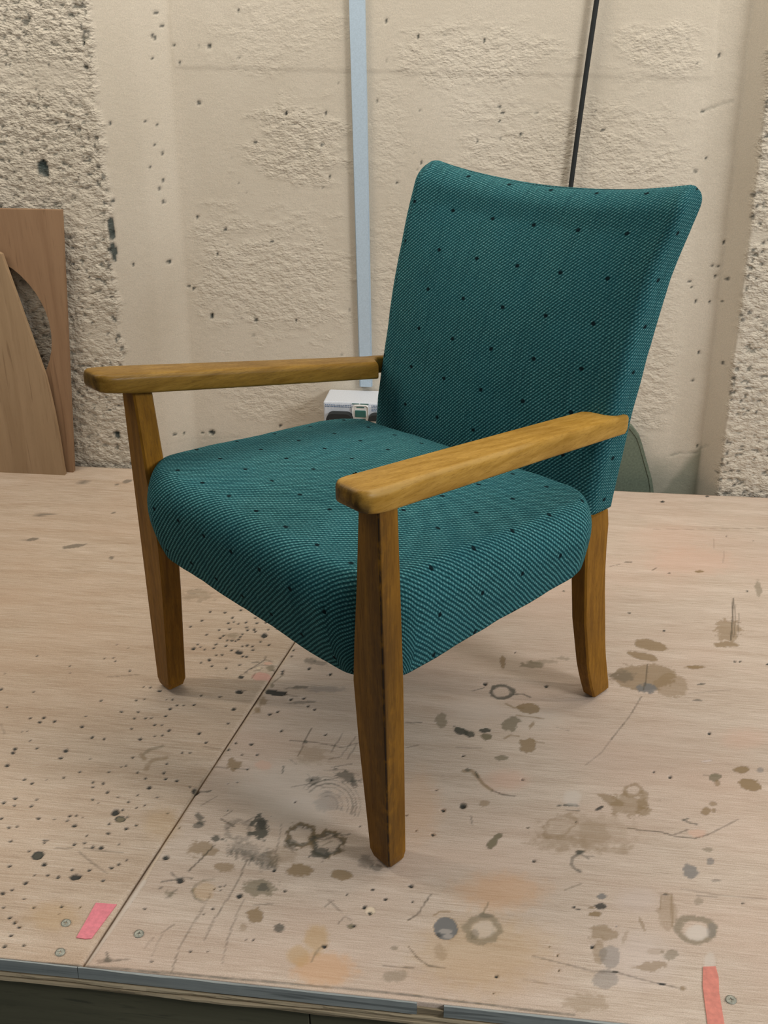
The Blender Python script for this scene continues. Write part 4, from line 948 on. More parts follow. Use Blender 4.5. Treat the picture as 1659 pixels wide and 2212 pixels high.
E(-0.517,1.066,0.0018,0.0008,0.001,-0.0019,0,0.93,0.25,0.25,1,0)
E(-0.5105,1.0434,0.0027,0.0012,0.0015,-0.0027,0,0.93,0.25,0.25,1,0)
E(-0.5386,1.0494,0.0021,0.001,0.0012,-0.0022,0,0.93,0.25,0.25,1,0)
E(-0.4981,1.0518,0.0018,0.0008,0.001,-0.0018,0,0.93,0.25,0.25,1,0)
E(-0.5326,1.0317,0.0024,0.0011,0.0013,-0.0024,0,0.93,0.25,0.25,1,0)
E(-0.5096,1.0129,0.0015,0.0007,0.0008,-0.0015,0,0.93,0.25,0.25,1,0)
E(-0.5287,1.0789,0.0019,0.0008,0.001,-0.0019,0,0.93,0.25,0.25,1,0)
E(-0.5261,1.0962,0.0016,0.0007,0.0009,-0.0016,0,0.93,0.25,0.25,1,0)
E(-0.5101,1.0859,0.0016,0.0007,0.0008,-0.0016,0,0.93,0.25,0.25,1,0)
E(-0.4999,1.0919,0.0016,0.0007,0.0008,-0.0016,0,0.93,0.25,0.25,1,0)
E(-0.664,1.0005,0.002,0.0009,0.0013,-0.002,0,0.93,0.25,0.25,1,0)
E(-0.698,1.0423,0.0021,0.001,0.0014,-0.0022,0,0.93,0.25,0.25,1,0)
E(-0.5613,1.0238,0.0018,0.0008,0.001,-0.0018,0,0.93,0.25,0.25,1,0)
E(-0.4356,1.0545,0.0018,0.0008,0.0009,-0.0018,0,0.93,0.25,0.25,1,0)
E(-0.6187,1.1812,0.0016,0.0008,0.001,-0.0018,0,0.93,0.25,0.25,1,0)
E(-0.7126,1.1964,0.0019,0.001,0.0013,-0.0022,0,0.93,0.25,0.25,1,0)
E(-0.7317,1.213,0.0016,0.0008,0.0012,-0.0019,0,0.93,0.25,0.25,1,0)
E(-0.7474,1.2345,0.0013,0.0007,0.0009,-0.0016,0,0.93,0.25,0.25,1,0)
E(-0.7549,1.2336,0.0013,0.0007,0.001,-0.0016,0,0.93,0.25,0.25,1,0)
E(-0.8559,1.3825,0.0014,0.0008,0.0011,-0.0018,0,0.93,0.25,0.25,1,0)
E(-0.8219,1.4401,0.0018,0.001,0.0014,-0.0024,0,0.93,0.25,0.25,1,0)
E(-0.8408,1.3379,0.0024,0.0013,0.0019,-0.0031,0,0.93,0.25,0.25,1,0)
E(-0.7818,1.3367,0.0017,0.0009,0.0013,-0.0022,0,0.93,0.25,0.25,1,0)
E(-0.8083,1.2916,0.0013,0.0007,0.001,-0.0017,0,0.93,0.25,0.25,1,0)
E(-0.6661,1.484,0.0015,0.0008,0.001,-0.002,0,0.93,0.25,0.25,1,0)
E(-0.6912,1.4924,0.0015,0.0008,0.001,-0.002,0,0.93,0.25,0.25,1,0)
E(-0.5675,1.3647,0.0029,0.0015,0.0017,-0.0035,0,0.93,0.25,0.25,1,0)
E(-0.4927,1.3602,0.0022,0.0011,0.0011,-0.0026,0,0.93,0.25,0.25,1,0)
E(-0.4604,1.3607,0.0022,0.0011,0.0011,-0.0026,0,0.93,0.25,0.25,1,0)
E(-0.5981,1.3351,0.0021,0.0011,0.0013,-0.0026,0,0.93,0.25,0.25,1,0)
E(-0.5856,1.3397,0.0018,0.0009,0.001,-0.0022,0,0.93,0.25,0.25,1,0)
E(-0.548,1.3428,0.0018,0.0009,0.001,-0.0022,0,0.93,0.25,0.25,1,0)
E(-0.5383,1.3439,0.0018,0.0009,0.001,-0.0022,0,0.93,0.25,0.25,1,0)
E(-0.3374,1.2838,0.0025,0.0012,0.001,-0.0028,0,0.93,0.25,0.25,1,0)
E(-0.3778,1.2455,0.0028,0.0013,0.0012,-0.0031,0,0.93,0.25,0.25,1,0)
E(-0.411,1.2287,0.0027,0.0013,0.0013,-0.003,0,0.93,0.25,0.25,1,0)
E(-0.403,1.2454,0.0021,0.001,0.0009,-0.0023,0,0.93,0.25,0.25,1,0)
E(-0.3657,1.324,0.0029,0.0014,0.0012,-0.0033,0,0.93,0.25,0.25,1,0)
E(-0.3545,1.3315,0.0025,0.0012,0.0011,-0.0029,0,0.93,0.25,0.25,1,0)
E(-0.3396,1.3668,0.0026,0.0013,0.0011,-0.0031,0,0.93,0.25,0.25,1,0)
E(-0.3189,1.3724,0.0026,0.0013,0.001,-0.0031,0,0.93,0.25,0.25,1,0)
E(-0.3256,1.4588,0.0027,0.0014,0.0011,-0.0034,0,0.93,0.25,0.25,1,0)
E(-0.3694,1.4397,0.0027,0.0014,0.0012,-0.0033,0,0.93,0.25,0.25,1,0)
E(-0.2858,1.4445,0.0019,0.001,0.0007,-0.0024,0,0.93,0.25,0.25,1,0)
E(-0.369,1.1876,0.0023,0.0011,0.001,-0.0025,0,0.93,0.25,0.25,1,0)
E(-0.4372,0.9966,0.0042,0.0018,0.002,-0.004,0,0.93,0.25,0.25,1,0)
E(-0.3189,0.943,0.0041,0.0017,0.0016,-0.0037,0,0.93,0.25,0.25,1,0)
E(-0.3582,0.8498,0.0016,0.0006,0.0007,-0.0014,0,0.93,0.25,0.25,1,0)
E(-0.3362,0.8524,0.0016,0.0007,0.0007,-0.0014,0,0.93,0.25,0.25,1,0)
E(-0.4006,0.8302,0.0016,0.0006,0.0007,-0.0014,0,0.93,0.25,0.25,1,0)
E(-0.4363,0.9078,0.0017,0.0007,0.0008,-0.0015,0,0.93,0.25,0.25,1,0)
E(-0.1935,0.8774,0.0037,0.0014,0.0011,-0.0031,0,0.93,0.25,0.25,1,0)
E(-0.1615,0.9124,0.0023,0.0009,0.0007,-0.002,0,0.93,0.25,0.25,1,0)
E(-0.2831,0.9917,0.0021,0.0009,0.0008,-0.002,0,0.93,0.25,0.25,1,0)
E(-0.2672,1.1753,0.0024,0.0011,0.0008,-0.0025,0,0.93,0.25,0.25,1,0)
E(-0.2818,1.1248,0.0016,0.0007,0.0006,-0.0017,0,0.93,0.25,0.25,1,0)
E(-0.3071,1.3527,0.0022,0.0011,0.0009,-0.0026,0,0.93,0.25,0.25,1,0)
E(-0.2945,1.3447,0.0022,0.0011,0.0008,-0.0025,0,0.93,0.25,0.25,1,0)
E(-0.3905,1.1522,0.0016,0.0008,0.0007,-0.0017,0,0.93,0.25,0.25,1,0)
E(-0.3773,1.1563,0.0016,0.0008,0.0007,-0.0017,0,0.93,0.25,0.25,1,0)
E(-0.3862,1.2193,0.0017,0.0008,0.0008,-0.0019,0,0.93,0.25,0.25,1,0)
E(-0.3627,1.222,0.0021,0.001,0.0009,-0.0022,0,0.93,0.25,0.25,1,0)
E(-0.2649,1.2817,0.0021,0.001,0.0008,-0.0024,0,0.93,0.25,0.25,1,0)
E(-0.1783,0.9617,0.0015,0.0006,0.0004,-0.0013,0,0.93,0.25,0.25,1,0)
E(-0.2614,0.9577,0.0021,0.0008,0.0007,-0.0019,0,0.93,0.25,0.25,1,0)
E(-0.3573,0.9077,0.0014,0.0006,0.0006,-0.0013,0,0.93,0.25,0.25,1,0)
E(-0.3579,0.9423,0.0012,0.0005,0.0005,-0.0011,0,0.93,0.25,0.25,1,0)
E(-0.3489,0.9553,0.0015,0.0006,0.0006,-0.0013,0,0.93,0.25,0.25,1,0)
E(-0.3433,0.958,0.0015,0.0006,0.0006,-0.0013,0,0.93,0.25,0.25,1,0)
E(-0.3555,0.9506,0.0015,0.0006,0.0006,-0.0013,0,0.93,0.25,0.25,1,0)
E(-0.3458,0.9497,0.0012,0.0005,0.0005,-0.0011,0,0.93,0.25,0.25,1,0)
E(-0.348,0.9183,0.0017,0.0007,0.0007,-0.0015,0,0.93,0.25,0.25,1,0)
E(-0.1798,1.0869,0.0019,0.0008,0.0006,-0.0019,0,0.93,0.25,0.25,1,0)
E(-0.3757,1.0968,0.0016,0.0007,0.0007,-0.0016,0,0.93,0.25,0.25,1,0)
E(-0.4456,1.1381,0.0016,0.0007,0.0008,-0.0017,0,0.93,0.25,0.25,1,0)
E(-0.2838,0.8762,0.0014,0.0006,0.0005,-0.0012,0,0.93,0.25,0.25,1,0)
E(-0.2939,0.875,0.0011,0.0004,0.0004,-0.001,0,0.93,0.25,0.25,1,0)
E(-0.5518,1.6219,0.0022,0.0016,0.0014,-0.0032,0,0.93,0.25,0.3,1,0)
E(-0.5227,1.6233,0.0026,0.0018,0.0014,-0.0032,0,0.93,0.25,0.3,1,0)
E(-0.494,1.6343,0.0029,0.002,0.0013,-0.0032,0,0.93,0.25,0.3,1,0)
E(-0.5035,1.6063,0.0024,0.0016,0.0013,-0.0031,0,0.93,0.25,0.3,1,0)
E(-0.5057,1.5873,0.0027,0.0019,0.0013,-0.0031,0,0.93,0.25,0.3,1,0)
E(-0.4966,1.592,0.0022,0.0015,0.0013,-0.0031,0,0.93,0.25,0.3,1,0)
E(-0.4869,1.5864,0.0025,0.0017,0.0013,-0.0031,0,0.93,0.25,0.3,1,0)
E(-0.4733,1.5939,0.0029,0.002,0.0013,-0.0031,0,0.93,0.25,0.3,1,0)
E(-0.46,1.6113,0.0024,0.0016,0.0012,-0.0032,0,0.93,0.25,0.3,1,0)
E(-0.4516,1.5934,0.0027,0.0019,0.0012,-0.0031,0,0.93,0.25,0.3,1,0)
E(-0.4359,1.5971,0.0022,0.0015,0.0012,-0.0031,0,0.93,0.25,0.3,1,0)
E(-0.468,1.5767,0.0025,0.0017,0.0012,-0.0031,0,0.93,0.25,0.3,1,0)
E(-0.4638,1.5681,0.0029,0.0019,0.0012,-0.003,0,0.93,0.25,0.3,1,0)
E(-0.4523,1.5712,0.0024,0.0016,0.0012,-0.003,0,0.93,0.25,0.3,1,0)
E(-0.4476,1.5644,0.0027,0.0018,0.0012,-0.003,0,0.93,0.25,0.3,1,0)
E(-0.4254,1.5735,0.0022,0.0015,0.0012,-0.003,0,0.93,0.25,0.3,1,0)
E(-0.4091,1.5779,0.0026,0.0017,0.0012,-0.003,0,0.93,0.25,0.3,1,0)
E(-0.4985,1.5678,0.0028,0.0019,0.0013,-0.003,0,0.93,0.25,0.3,1,0)
E(-0.517,1.562,0.0023,0.0016,0.0013,-0.003,0,0.93,0.25,0.3,1,0)
E(-0.5034,1.5444,0.0026,0.0018,0.0013,-0.003,0,0.93,0.25,0.3,1,0)
E(-0.4701,1.5528,0.0022,0.0015,0.0012,-0.003,0,0.93,0.25,0.3,1,0)
E(-0.4931,1.5288,0.0025,0.0017,0.0013,-0.0029,0,0.93,0.25,0.3,1,0)
E(-0.4843,1.5299,0.0028,0.0019,0.0012,-0.0029,0,0.93,0.25,0.3,1,0)
E(-0.4771,1.5289,0.0023,0.0015,0.0012,-0.0029,0,0.93,0.25,0.3,1,0)
E(-0.4726,1.5347,0.0027,0.0018,0.0012,-0.0029,0,0.93,0.25,0.3,1,0)
E(-0.4309,1.5324,0.0022,0.0014,0.0012,-0.0029,0,0.93,0.25,0.3,1,0)
E(-0.4127,1.523,0.0025,0.0016,0.0011,-0.0029,0,0.93,0.25,0.3,1,0)
E(-0.5461,1.4967,0.0027,0.0018,0.0013,-0.0028,0,0.93,0.25,0.3,1,0)
E(-0.5431,1.5102,0.0023,0.0015,0.0013,-0.0029,0,0.93,0.25,0.3,1,0)
E(-0.5101,1.5139,0.0026,0.0017,0.0013,-0.0029,0,0.93,0.25,0.3,1,0)
E(-0.5266,1.4948,0.0021,0.0014,0.0013,-0.0028,0,0.93,0.25,0.3,1,0)
E(-0.5106,1.5014,0.0024,0.0016,0.0013,-0.0028,0,0.93,0.25,0.3,1,0)
E(-0.4905,1.5117,0.0028,0.0018,0.0012,-0.0029,0,0.93,0.25,0.3,1,0)
E(-0.4603,1.5141,0.0023,0.0015,0.0012,-0.0029,0,0.93,0.25,0.3,1,0)
E(-0.4521,1.5171,0.0026,0.0017,0.0012,-0.0029,0,0.93,0.25,0.3,1,0)
E(-0.4419,1.5162,0.0021,0.0014,0.0012,-0.0029,0,0.93,0.25,0.3,1,0)
E(-0.4379,1.5039,0.0025,0.0016,0.0012,-0.0028,0,0.93,0.25,0.3,1,0)
E(-0.477,1.4984,0.0028,0.0018,0.0012,-0.0028,0,0.93,0.25,0.3,1,0)
E(-0.4896,1.4827,0.0023,0.0015,0.0012,-0.0028,0,0.93,0.25,0.3,1,0)
E(-0.5093,1.4654,0.0025,0.0017,0.0012,-0.0027,0,0.93,0.25,0.3,1,0)
E(-0.5216,1.454,0.0021,0.0013,0.0013,-0.0027,0,0.93,0.25,0.3,1,0)
E(-0.4991,1.4468,0.0024,0.0015,0.0012,-0.0027,0,0.93,0.25,0.3,1,0)
E(-0.4521,1.4819,0.0028,0.0018,0.0012,-0.0028,0,0.93,0.25,0.3,1,0)
E(-0.4442,1.4818,0.0023,0.0015,0.0012,-0.0028,0,0.93,0.25,0.3,1,0)
E(-0.4502,1.4556,0.0026,0.0016,0.0011,-0.0027,0,0.93,0.25,0.3,1,0)
E(-0.4718,1.4424,0.0021,0.0013,0.0012,-0.0027,0,0.93,0.25,0.3,1,0)
E(-0.5082,1.536,0.0025,0.0017,0.0013,-0.0029,0,0.93,0.25,0.3,1,0)
E(-0.4718,1.5437,0.0028,0.0019,0.0012,-0.003,0,0.93,0.25,0.3,1,0)
E(-0.4332,1.603,0.0024,0.0016,0.0012,-0.0031,0,0.93,0.25,0.3,1,0)
E(-0.3651,1.5132,0.0027,0.0017,0.0011,-0.0029,0,0.93,0.25,0.3,1,0)
E(-0.3637,1.492,0.0022,0.0014,0.001,-0.0028,0,0.93,0.25,0.3,1,0)
E(-0.3261,1.4585,0.0025,0.0015,0.001,-0.0027,0,0.93,0.25,0.3,1,0)
E(-0.3701,1.4454,0.0028,0.0017,0.001,-0.0027,0,0.93,0.25,0.3,1,0)
E(-0.2852,1.4471,0.0023,0.0014,0.0009,-0.0027,0,0.93,0.25,0.3,1,0)
E(-0.5585,1.5906,0.0027,0.0019,0.0014,-0.0031,0,0.93,0.25,0.3,1,0)
E(-0.5742,1.5665,0.0021,0.0015,0.0014,-0.003,0,0.93,0.25,0.3,1,0)
E(-0.5359,1.5443,0.0025,0.0017,0.0013,-0.003,0,0.93,0.25,0.3,1,0)
E(-0.4285,1.5522,0.0057,0.0026,0.0025,-0.0075,0,0.92,0.2,0.3,1,0)
E(-0.4889,1.5471,0.0138,0.0016,0.0024,-0.0091,2,0.4,0.4,0.5,0,0)
E(-0.5377,1.073,0.0053,0.003,0.0033,-0.0056,0,0.95,0.12,0.15,1.5,0)
E(-0.5253,1.0603,0.0076,0.0019,0.0025,-0.0058,2,0.9,0.1,0.15,0.5,0)
E(-0.5257,1.0612,0.0076,0.0019,0.0025,-0.0058,0,0.8,0.1,0.15,0,0.8)
E(-0.6146,0.98,0.0059,0.0058,0.0054,-0.0064,3,0.95,0.1,0.15,0.6,0)
E(-0.6146,0.98,0.0059,0.0058,0.0054,-0.0064,0,0.85,0.1,0.15,0,0.8)
E(-0.5472,0.948,0.0069,0.0022,0.0028,-0.0053,0,0.93,0.15,0.45,1.2,0)
E(-1.0292,2.1698,0.0089,0.0044,0.0048,-0.0103,3,0.55,0.3,0.4,0,0)
E(-0.9227,2.1869,0.011,0.0054,0.0044,-0.0104,3,0.55,0.3,0.4,0,0)
E(-0.9411,2.1658,0.0049,0.0024,0.0022,-0.0051,3,0.55,0.3,0.4,0,0)
E(-1.0508,1.9882,0.0147,0.007,0.0034,-0.0067,3,0.55,0.3,0.4,0,0)
E(-0.894,2.0151,0.0047,0.0022,0.002,-0.0046,3,0.55,0.3,0.4,0,0)
E(-1.0252,1.8697,0.0141,0.0064,0.0032,-0.0061,3,0.55,0.3,0.4,0,0)
E(-0.8214,1.808,0.0052,0.0023,0.0026,-0.0058,3,0.55,0.3,0.4,0,0)
E(-0.9207,1.849,0.0264,0.0118,0.0039,-0.008,3,0.55,0.3,0.4,0,0)
E(-0.5288,0.8732,0.0074,0.0009,0.003,-0.007,3,0.7,0.2,0.3,0,0.7)
E(-0.43,0.8678,0.0073,0.0009,0.0024,-0.0069,3,0.7,0.2,0.3,0,0.7)
E(-0.5177,0.829,0.0072,0.0009,0.0028,-0.0066,3,0.7,0.2,0.3,0,0.7)
E(0.2945,0.8585,0.0067,0.0008,-0.0011,-0.0064,3,0.7,0.2,0.3,0,0.7)
L([(-0.3638,1.5459),(-0.403,1.2899),(-0.4339,1.1323),(-0.4535,0.9494),(-0.4791,0.8134)],0.00184,13,0.6,0.4,0)
L([(-0.4528,0.9511),(-0.4664,0.8836),(-0.4788,0.8216)],0.00330,5,0.75,0.3,0)
L([(-0.5857,0.8068),(-0.4844,0.8135),(-0.3826,0.8156),(-0.1113,0.8206),(0.1109,0.8161)],0.00157,3,0.7,0.5,0)

def paint(X, Y):
    rgb = np.zeros((len(X), 3), np.float32); al = np.zeros(len(X), np.float32); dep = np.zeros(len(X), np.float32)
    n1 = fbm(X * 110, Y * 110, 71) - 0.5
    n2 = fbm(X * 420, Y * 420, 81, 2) - 0.5
    def over(m, k, c):
        nonlocal rgb, al
        a0 = al[m]; na = k + a0 * (1 - k)
        rgb[m] = (np.array(c, np.float32) * k[:, None] + rgb[m] * (a0 * (1 - k))[:, None]) / np.maximum(na, 1e-5)[:, None]
        al[m] = na
    for p in PRIMS:
        if p[0] == 'e':
            cx, cy, ax, ay, bx, by, c, a, soft, nz, d, inner = p[1:]
            R = 1.5
            hx = (abs(ax) + abs(bx)) * R + .003; hy = (abs(ay) + abs(by)) * R + .003
            m = np.nonzero((np.abs(X - cx) < hx) & (np.abs(Y - cy) < hy))[0]
            if not len(m): continue
            det = ax * by - ay * bx
            dx = X[m] - cx; dy = Y[m] - cy
            soft *= .72; nz = nz * (1.6 if c in (1, 2, 3) and not inner else 1.0); a = min(.97, a * 1.1)
            r = np.hypot((dx * by - dy * bx) / det, (-dx * ay + dy * ax) / det) + (n1[m] * 1.3 + n2[m] * .5) * nz
            k = a * (1 - sstep(1 - soft, 1 + soft * .4, r))
            if inner: k = k * sstep(inner - .16, inner + .05, r)
            over(m, k, PAL[c])
            if d: dep[m] = np.maximum(dep[m], k * d * .0022)
        elif p[0] == 'l':
            pts, w, c, a, nz, d = p[1:]
            w = max(w, 0.0011); a = min(.97, a * 1.15)
            P = np.array(pts); pad = w * 2.5 + .002
            m = np.nonzero((X > P[:, 0].min() - pad) & (X < P[:, 0].max() + pad) & (Y > P[:, 1].min() - pad) & (Y < P[:, 1].max() + pad))[0]
            if not len(m): continue
            best = np.full(len(m), 9.0)
            for q0, q1 in zip(P, P[1:]):
                v = q1 - q0; t = np.clip(((X[m] - q0[0]) * v[0] + (Y[m] - q0[1]) * v[1]) / (v @ v + 1e-12), 0, 1)
                best = np.minimum(best, np.hypot(X[m] - q0[0] - t * v[0], Y[m] - q0[1] - t * v[1]))
            k = a * (1 - sstep(w * .6, w * 1.5, best * (1 + n2[m] * 1.2 * nz))) * np.clip(1 - nz * (1.2 + 3 * n1[m]) * .5, 0, 1)
            over(m, k, PAL[c])
        else:
            pts, c, a, nz = p[1:]
            P = np.array(pts)
            m = np.nonzero((X > P[:, 0].min()) & (X < P[:, 0].max()) & (Y > P[:, 1].min()) & (Y < P[:, 1].max()))[0]
            ins = np.zeros(len(m), bool)
            for (x0, y0), (x1, y1) in zip(P, np.roll(P, -1, 0)):
                cr = ((y0 > Y[m]) != (y1 > Y[m])) & (X[m] < (x1 - x0) * (Y[m] - y0) / (y1 - y0 + 1e-12) + x0)
                ins ^= cr
            over(m, a * ins.astype(np.float32), PAL[c]); dep[m] = np.maximum(dep[m], ins * .002)
    return np.concatenate([rgb, al[:, None]], 1), dep

def seam_x(y): return -0.482 + (y - 0.814) * 0.1565
dys = 0.0017 * (0.0040 / 0.0017) ** np.linspace(0, 1, 540)
ys = BY0 + np.concatenate([[0], np.cumsum(dys)]) * (BY1 - BY0) / dys.sum()
def sheet(side):
    if side < 0: d = np.concatenate([np.arange(0.0018, 0.72, 0.0023), np.linspace(0.74, 1.42, 36)])[::-1]
    else: d = np.concatenate([np.arange(0.0018, 1.03, 0.0023), np.linspace(1.05, 1.62, 30)])
    D, YY = np.meshgrid(d, ys)
    XX = seam_x(YY) + side * D
    X = XX.ravel(); Y = YY.ravel()
    col, dep = paint(X, Y)
    Zt = -dep + (fbm(X * 4, Y * 30, 91) - .5) * .0006
    Zt = Zt - .0016 * sstep(.004, .0, np.abs(D.ravel() - .0018)) + (0.0003 if side < 0 else 0)
    nr, nc = len(ys), len(d)
    V = np.stack([X, Y, Zt], 1).reshape(nr, nc, 3)
    # skirts all round give the sheet its thickness
    G = np.empty((nr + 2, nc + 2, 3)); G[1:-1, 1:-1] = V
    G[0, 1:-1] = V[0]; G[-1, 1:-1] = V[-1]; G[1:-1, 0] = V[:, 0]; G[1:-1, -1] = V[:, -1]
    for (i, j), (k, l) in {(0, 0): (0, 0), (0, -1): (0, -1), (-1, 0): (-1, 0), (-1, -1): (-1, -1)}.items(): G[i, j] = V[k, l]
    G[0, :, 2] = -.0168; G[-1, :, 2] = -.0168; G[:, 0, 2] = -.0168; G[:, -1, 2] = -.0168
    C = np.zeros((nr + 2, nc + 2, 4), np.float32); C[1:-1, 1:-1] = col.reshape(nr, nc, 4)
    C[1:-1, 0 if side > 0 else -1] = (.03, .03, .025, .9)
    me, q = grid_mesh('plywood_sheet', G.reshape(-1, 3), nr + 2, nc + 2)
    set_color(me, 'stain_shade', C.reshape(-1, 4))
    bench_part(link('plywood_sheet', me, M_TOP_L if side < 0 else M_TOP_R))
sheet(-1); sheet(1)

def rough_bar(name, x0, x1, yf, yb, z0, z1, mat, amp, seed, nseg=220, lean=0.0):
    """bar along X whose front face is worn and uneven"""
    bm_ = bmesh.new()
    secs = []
    for x in np.linspace(x0, x1, nseg):
        a = (fbm(np.array(x * 9), np.array(seed * 1.7), seed, 3) - .5) * amp
        b = (fbm(np.array(x * 26), np.array(seed * 2.3), seed + 5, 3) - .5) * amp
        secs.append([(x, yf + a - lean * .5, z0 + b * .35), (x, yf + b + lean * .5, z1 + a * .15), (x, yb, z1), (x, yb, z0)])
    rings(bm_, secs)
    return bench_part(from_bm(name, bm_, mat))
for x0, x1 in [(-1.8, -0.4885), (-0.4875, -0.0715), (-0.0395, 1.25)]:
    rough_bar('edge_strip', x0, x1, .8088, .8124, -.0165, -.0006, M_EDGE, .0022, 3, 200, .002)
rough_bar('edge_strip', -.0712, -.0398, .8095, .8124, -.0165, -.0075, M_RAW_D, .004, 13, 40)
for k, (za, zb_, yy) in enumerate([(-.0205, -.0167, .8100), (-.0243, -.0206, .8075), (-.0283, -.0244, .8090), (-.0322, -.0284, .8065), (-.0365, -.0323, .8095)]):
    rough_bar('plywood_layer', -1.8, 1.25, yy, .86, za, zb_, M_RAW if k % 2 else M_RAW_D, .0065, 4 + k, 420)
for x0, x1 in [(-1.8, -.205), (-.2035, -.0855), (-.084, .30), (.3015, 1.25)]:
    bm = bmesh.new(); box(bm, x0, x1, .8215, .842, -.55, -.0366, .001, 1)
    bench_part(from_bm('apron_board', bm, M_APRON))
bm = bmesh.new()
for x in (-1.78, 1.23): box(bm, x - .02, x + .02, .842, 2.24, -.55, -.0169)
box(bm, -1.76, 1.21, 2.22, 2.24, -.55, -.0169)
for x in (-1.1, -.5, .15, .7): box(bm, x - .022, x + .022, .861, 2.22, -.115, -.0169)
bench_part(from_bm('carcass', bm, M_APRON))
def flat_patch(name, pts, mat, z=.0008, th=.0006):
    bm_ = bmesh.new()
    n = len(pts)
    a = [bm_.verts.new((x, y, z - .002)) for x, y in pts]; b = [bm_.verts.new((x, y, z + th)) for x, y in pts]
    bm_.faces.new(b)
    for i in range(n): bm_.faces.new([a[i], a[(i + 1) % n], b[(i + 1) % n], b[i]])
    return bench_part(from_bm(name, bm_, mat))
tag(flat_patch('tape_strip', [(-.5024, .9084), (-.4743, .9091), (-.4800, .8835), (-.4868, .8531), (-.4945, .8515), (-.5062, .8522), (-.5045, .875)], M_PINK), 'pink tape patch by the bench seam')
tag(flat_patch('tape_strip', [(.2688, .901), (.2841, .9035), (.2850, .888), (.2822, .8663), (.2812, .8247), (.2812, .8165), (.2618, .8165), (.2642, .8739)], M_SALM, .0006), 'salmon tape strip at the bench front edge')
def screw(x, y, z=.0012):
    bm_ = bmesh.new()
    n = 20; R = .0062
    secs = []
    for r, h in [(R, -.003), (R, .0003), (R * .8, .0008)]:
        secs.append([(x + r * math.cos(k * 2 * math.pi / n), y + r * math.sin(k * 2 * math.pi / n), z + h) for k in range(n)])
    rg = rings(bm_, secs, cap=False)
    # cross recess pressed into the head
    prof = []
    for k in range(n):
        a = k * 2 * math.pi / n
        prof.append(bm_.verts.new((x + R * (.62 if k % 5 == 0 else .2) * math.cos(a), y + R * (.62 if k % 5 == 0 else .2) * math.sin(a), z + .0008)))
    for k in range(n): bm_.faces.new([rg[-1][k], rg[-1][(k + 1) % n], prof[(k + 1) % n], prof[k]])
    c = bm_.verts.new((x, y, z - .0025))
    for k in range(n): bm_.faces.new([prof[k], prof[(k + 1) % n], c])
    return bench_part(from_bm('screw', bm_, M_SCREW))
for x, y in [(-.5288, .8732), (-.43, .8678), (-.5177, .829), (.2945, .8585)]: screw(x, y, 0.0002)

# ------------------------------------------------------------------ things on the wall and leaning boards
bm = bmesh.new()
rings(bm, [[(x - w, y0, z), (x + w, y0, z), (x + w, 2.3465, z), (x - w, 2.3465, z)] for x, w, y0, z in [(-.3455, .0155, 2.334, .215), (-.3505, .0165, 2.334, 1.06), (-.353, .0165, 2.334, 1.75)]])
bmesh.ops.bevel(bm, geom=[e for e in bm.edges if abs(e.verts[0].co.z - e.verts[1].co.z) > .1 and e.verts[0].co.y < 2.34], offset=.003, segments=2, affect='EDGES')
tag(from_bm('cable_trunking', bm, M_STRIP), 'pale blue-grey cable trunking running up the concrete wall above the outlet box', 'trunking')
bm = bmesh.new()
secs = []
for k in range(26):
    t = k / 25; z = 1.75 - t * 1.60
    x = .1138 + (z - .6885) * .071 + .002 * math.sin(t * 9); y = 2.334 - .004 * math.sin(t * 5)
    secs.append([(x + .0052 * math.cos(a), y + .0052 * math.sin(a), z) for a in [i * math.pi / 5 for i in range(10)]])
rings(bm, secs)
tag(from_bm('power_cable', bm, M_BLACK, smooth=True), 'straight black cable hanging down the wall behind the chair back', 'cable')

outlet = empty('outlet_box', (-.345, 2.30, .10))
tag(outlet, 'pale grey metal outlet box with two black plugs on the wall below the trunking', 'outlet')
def op(name, bm_, mat, sub=None):
    o = from_bm(name, bm_, mat)
    if sub: o.parent = sub; return o
    o.parent = outlet
    o.matrix_parent_inverse = Matrix.Translation((.345, -2.30, -.10)); return o
YF = 2.2534
bm = bmesh.new(); box(bm, -.437, -.256, YF + .002, 2.3445, .075, .2030, .004, 2); op('housing', bm, M_BOX)
bm = bmesh.new(); box(bm, -.4345, -.2585, YF - .0015, YF + .0019, .078, .1975, .002, 2); op('face_plate', bm, M_BOX)
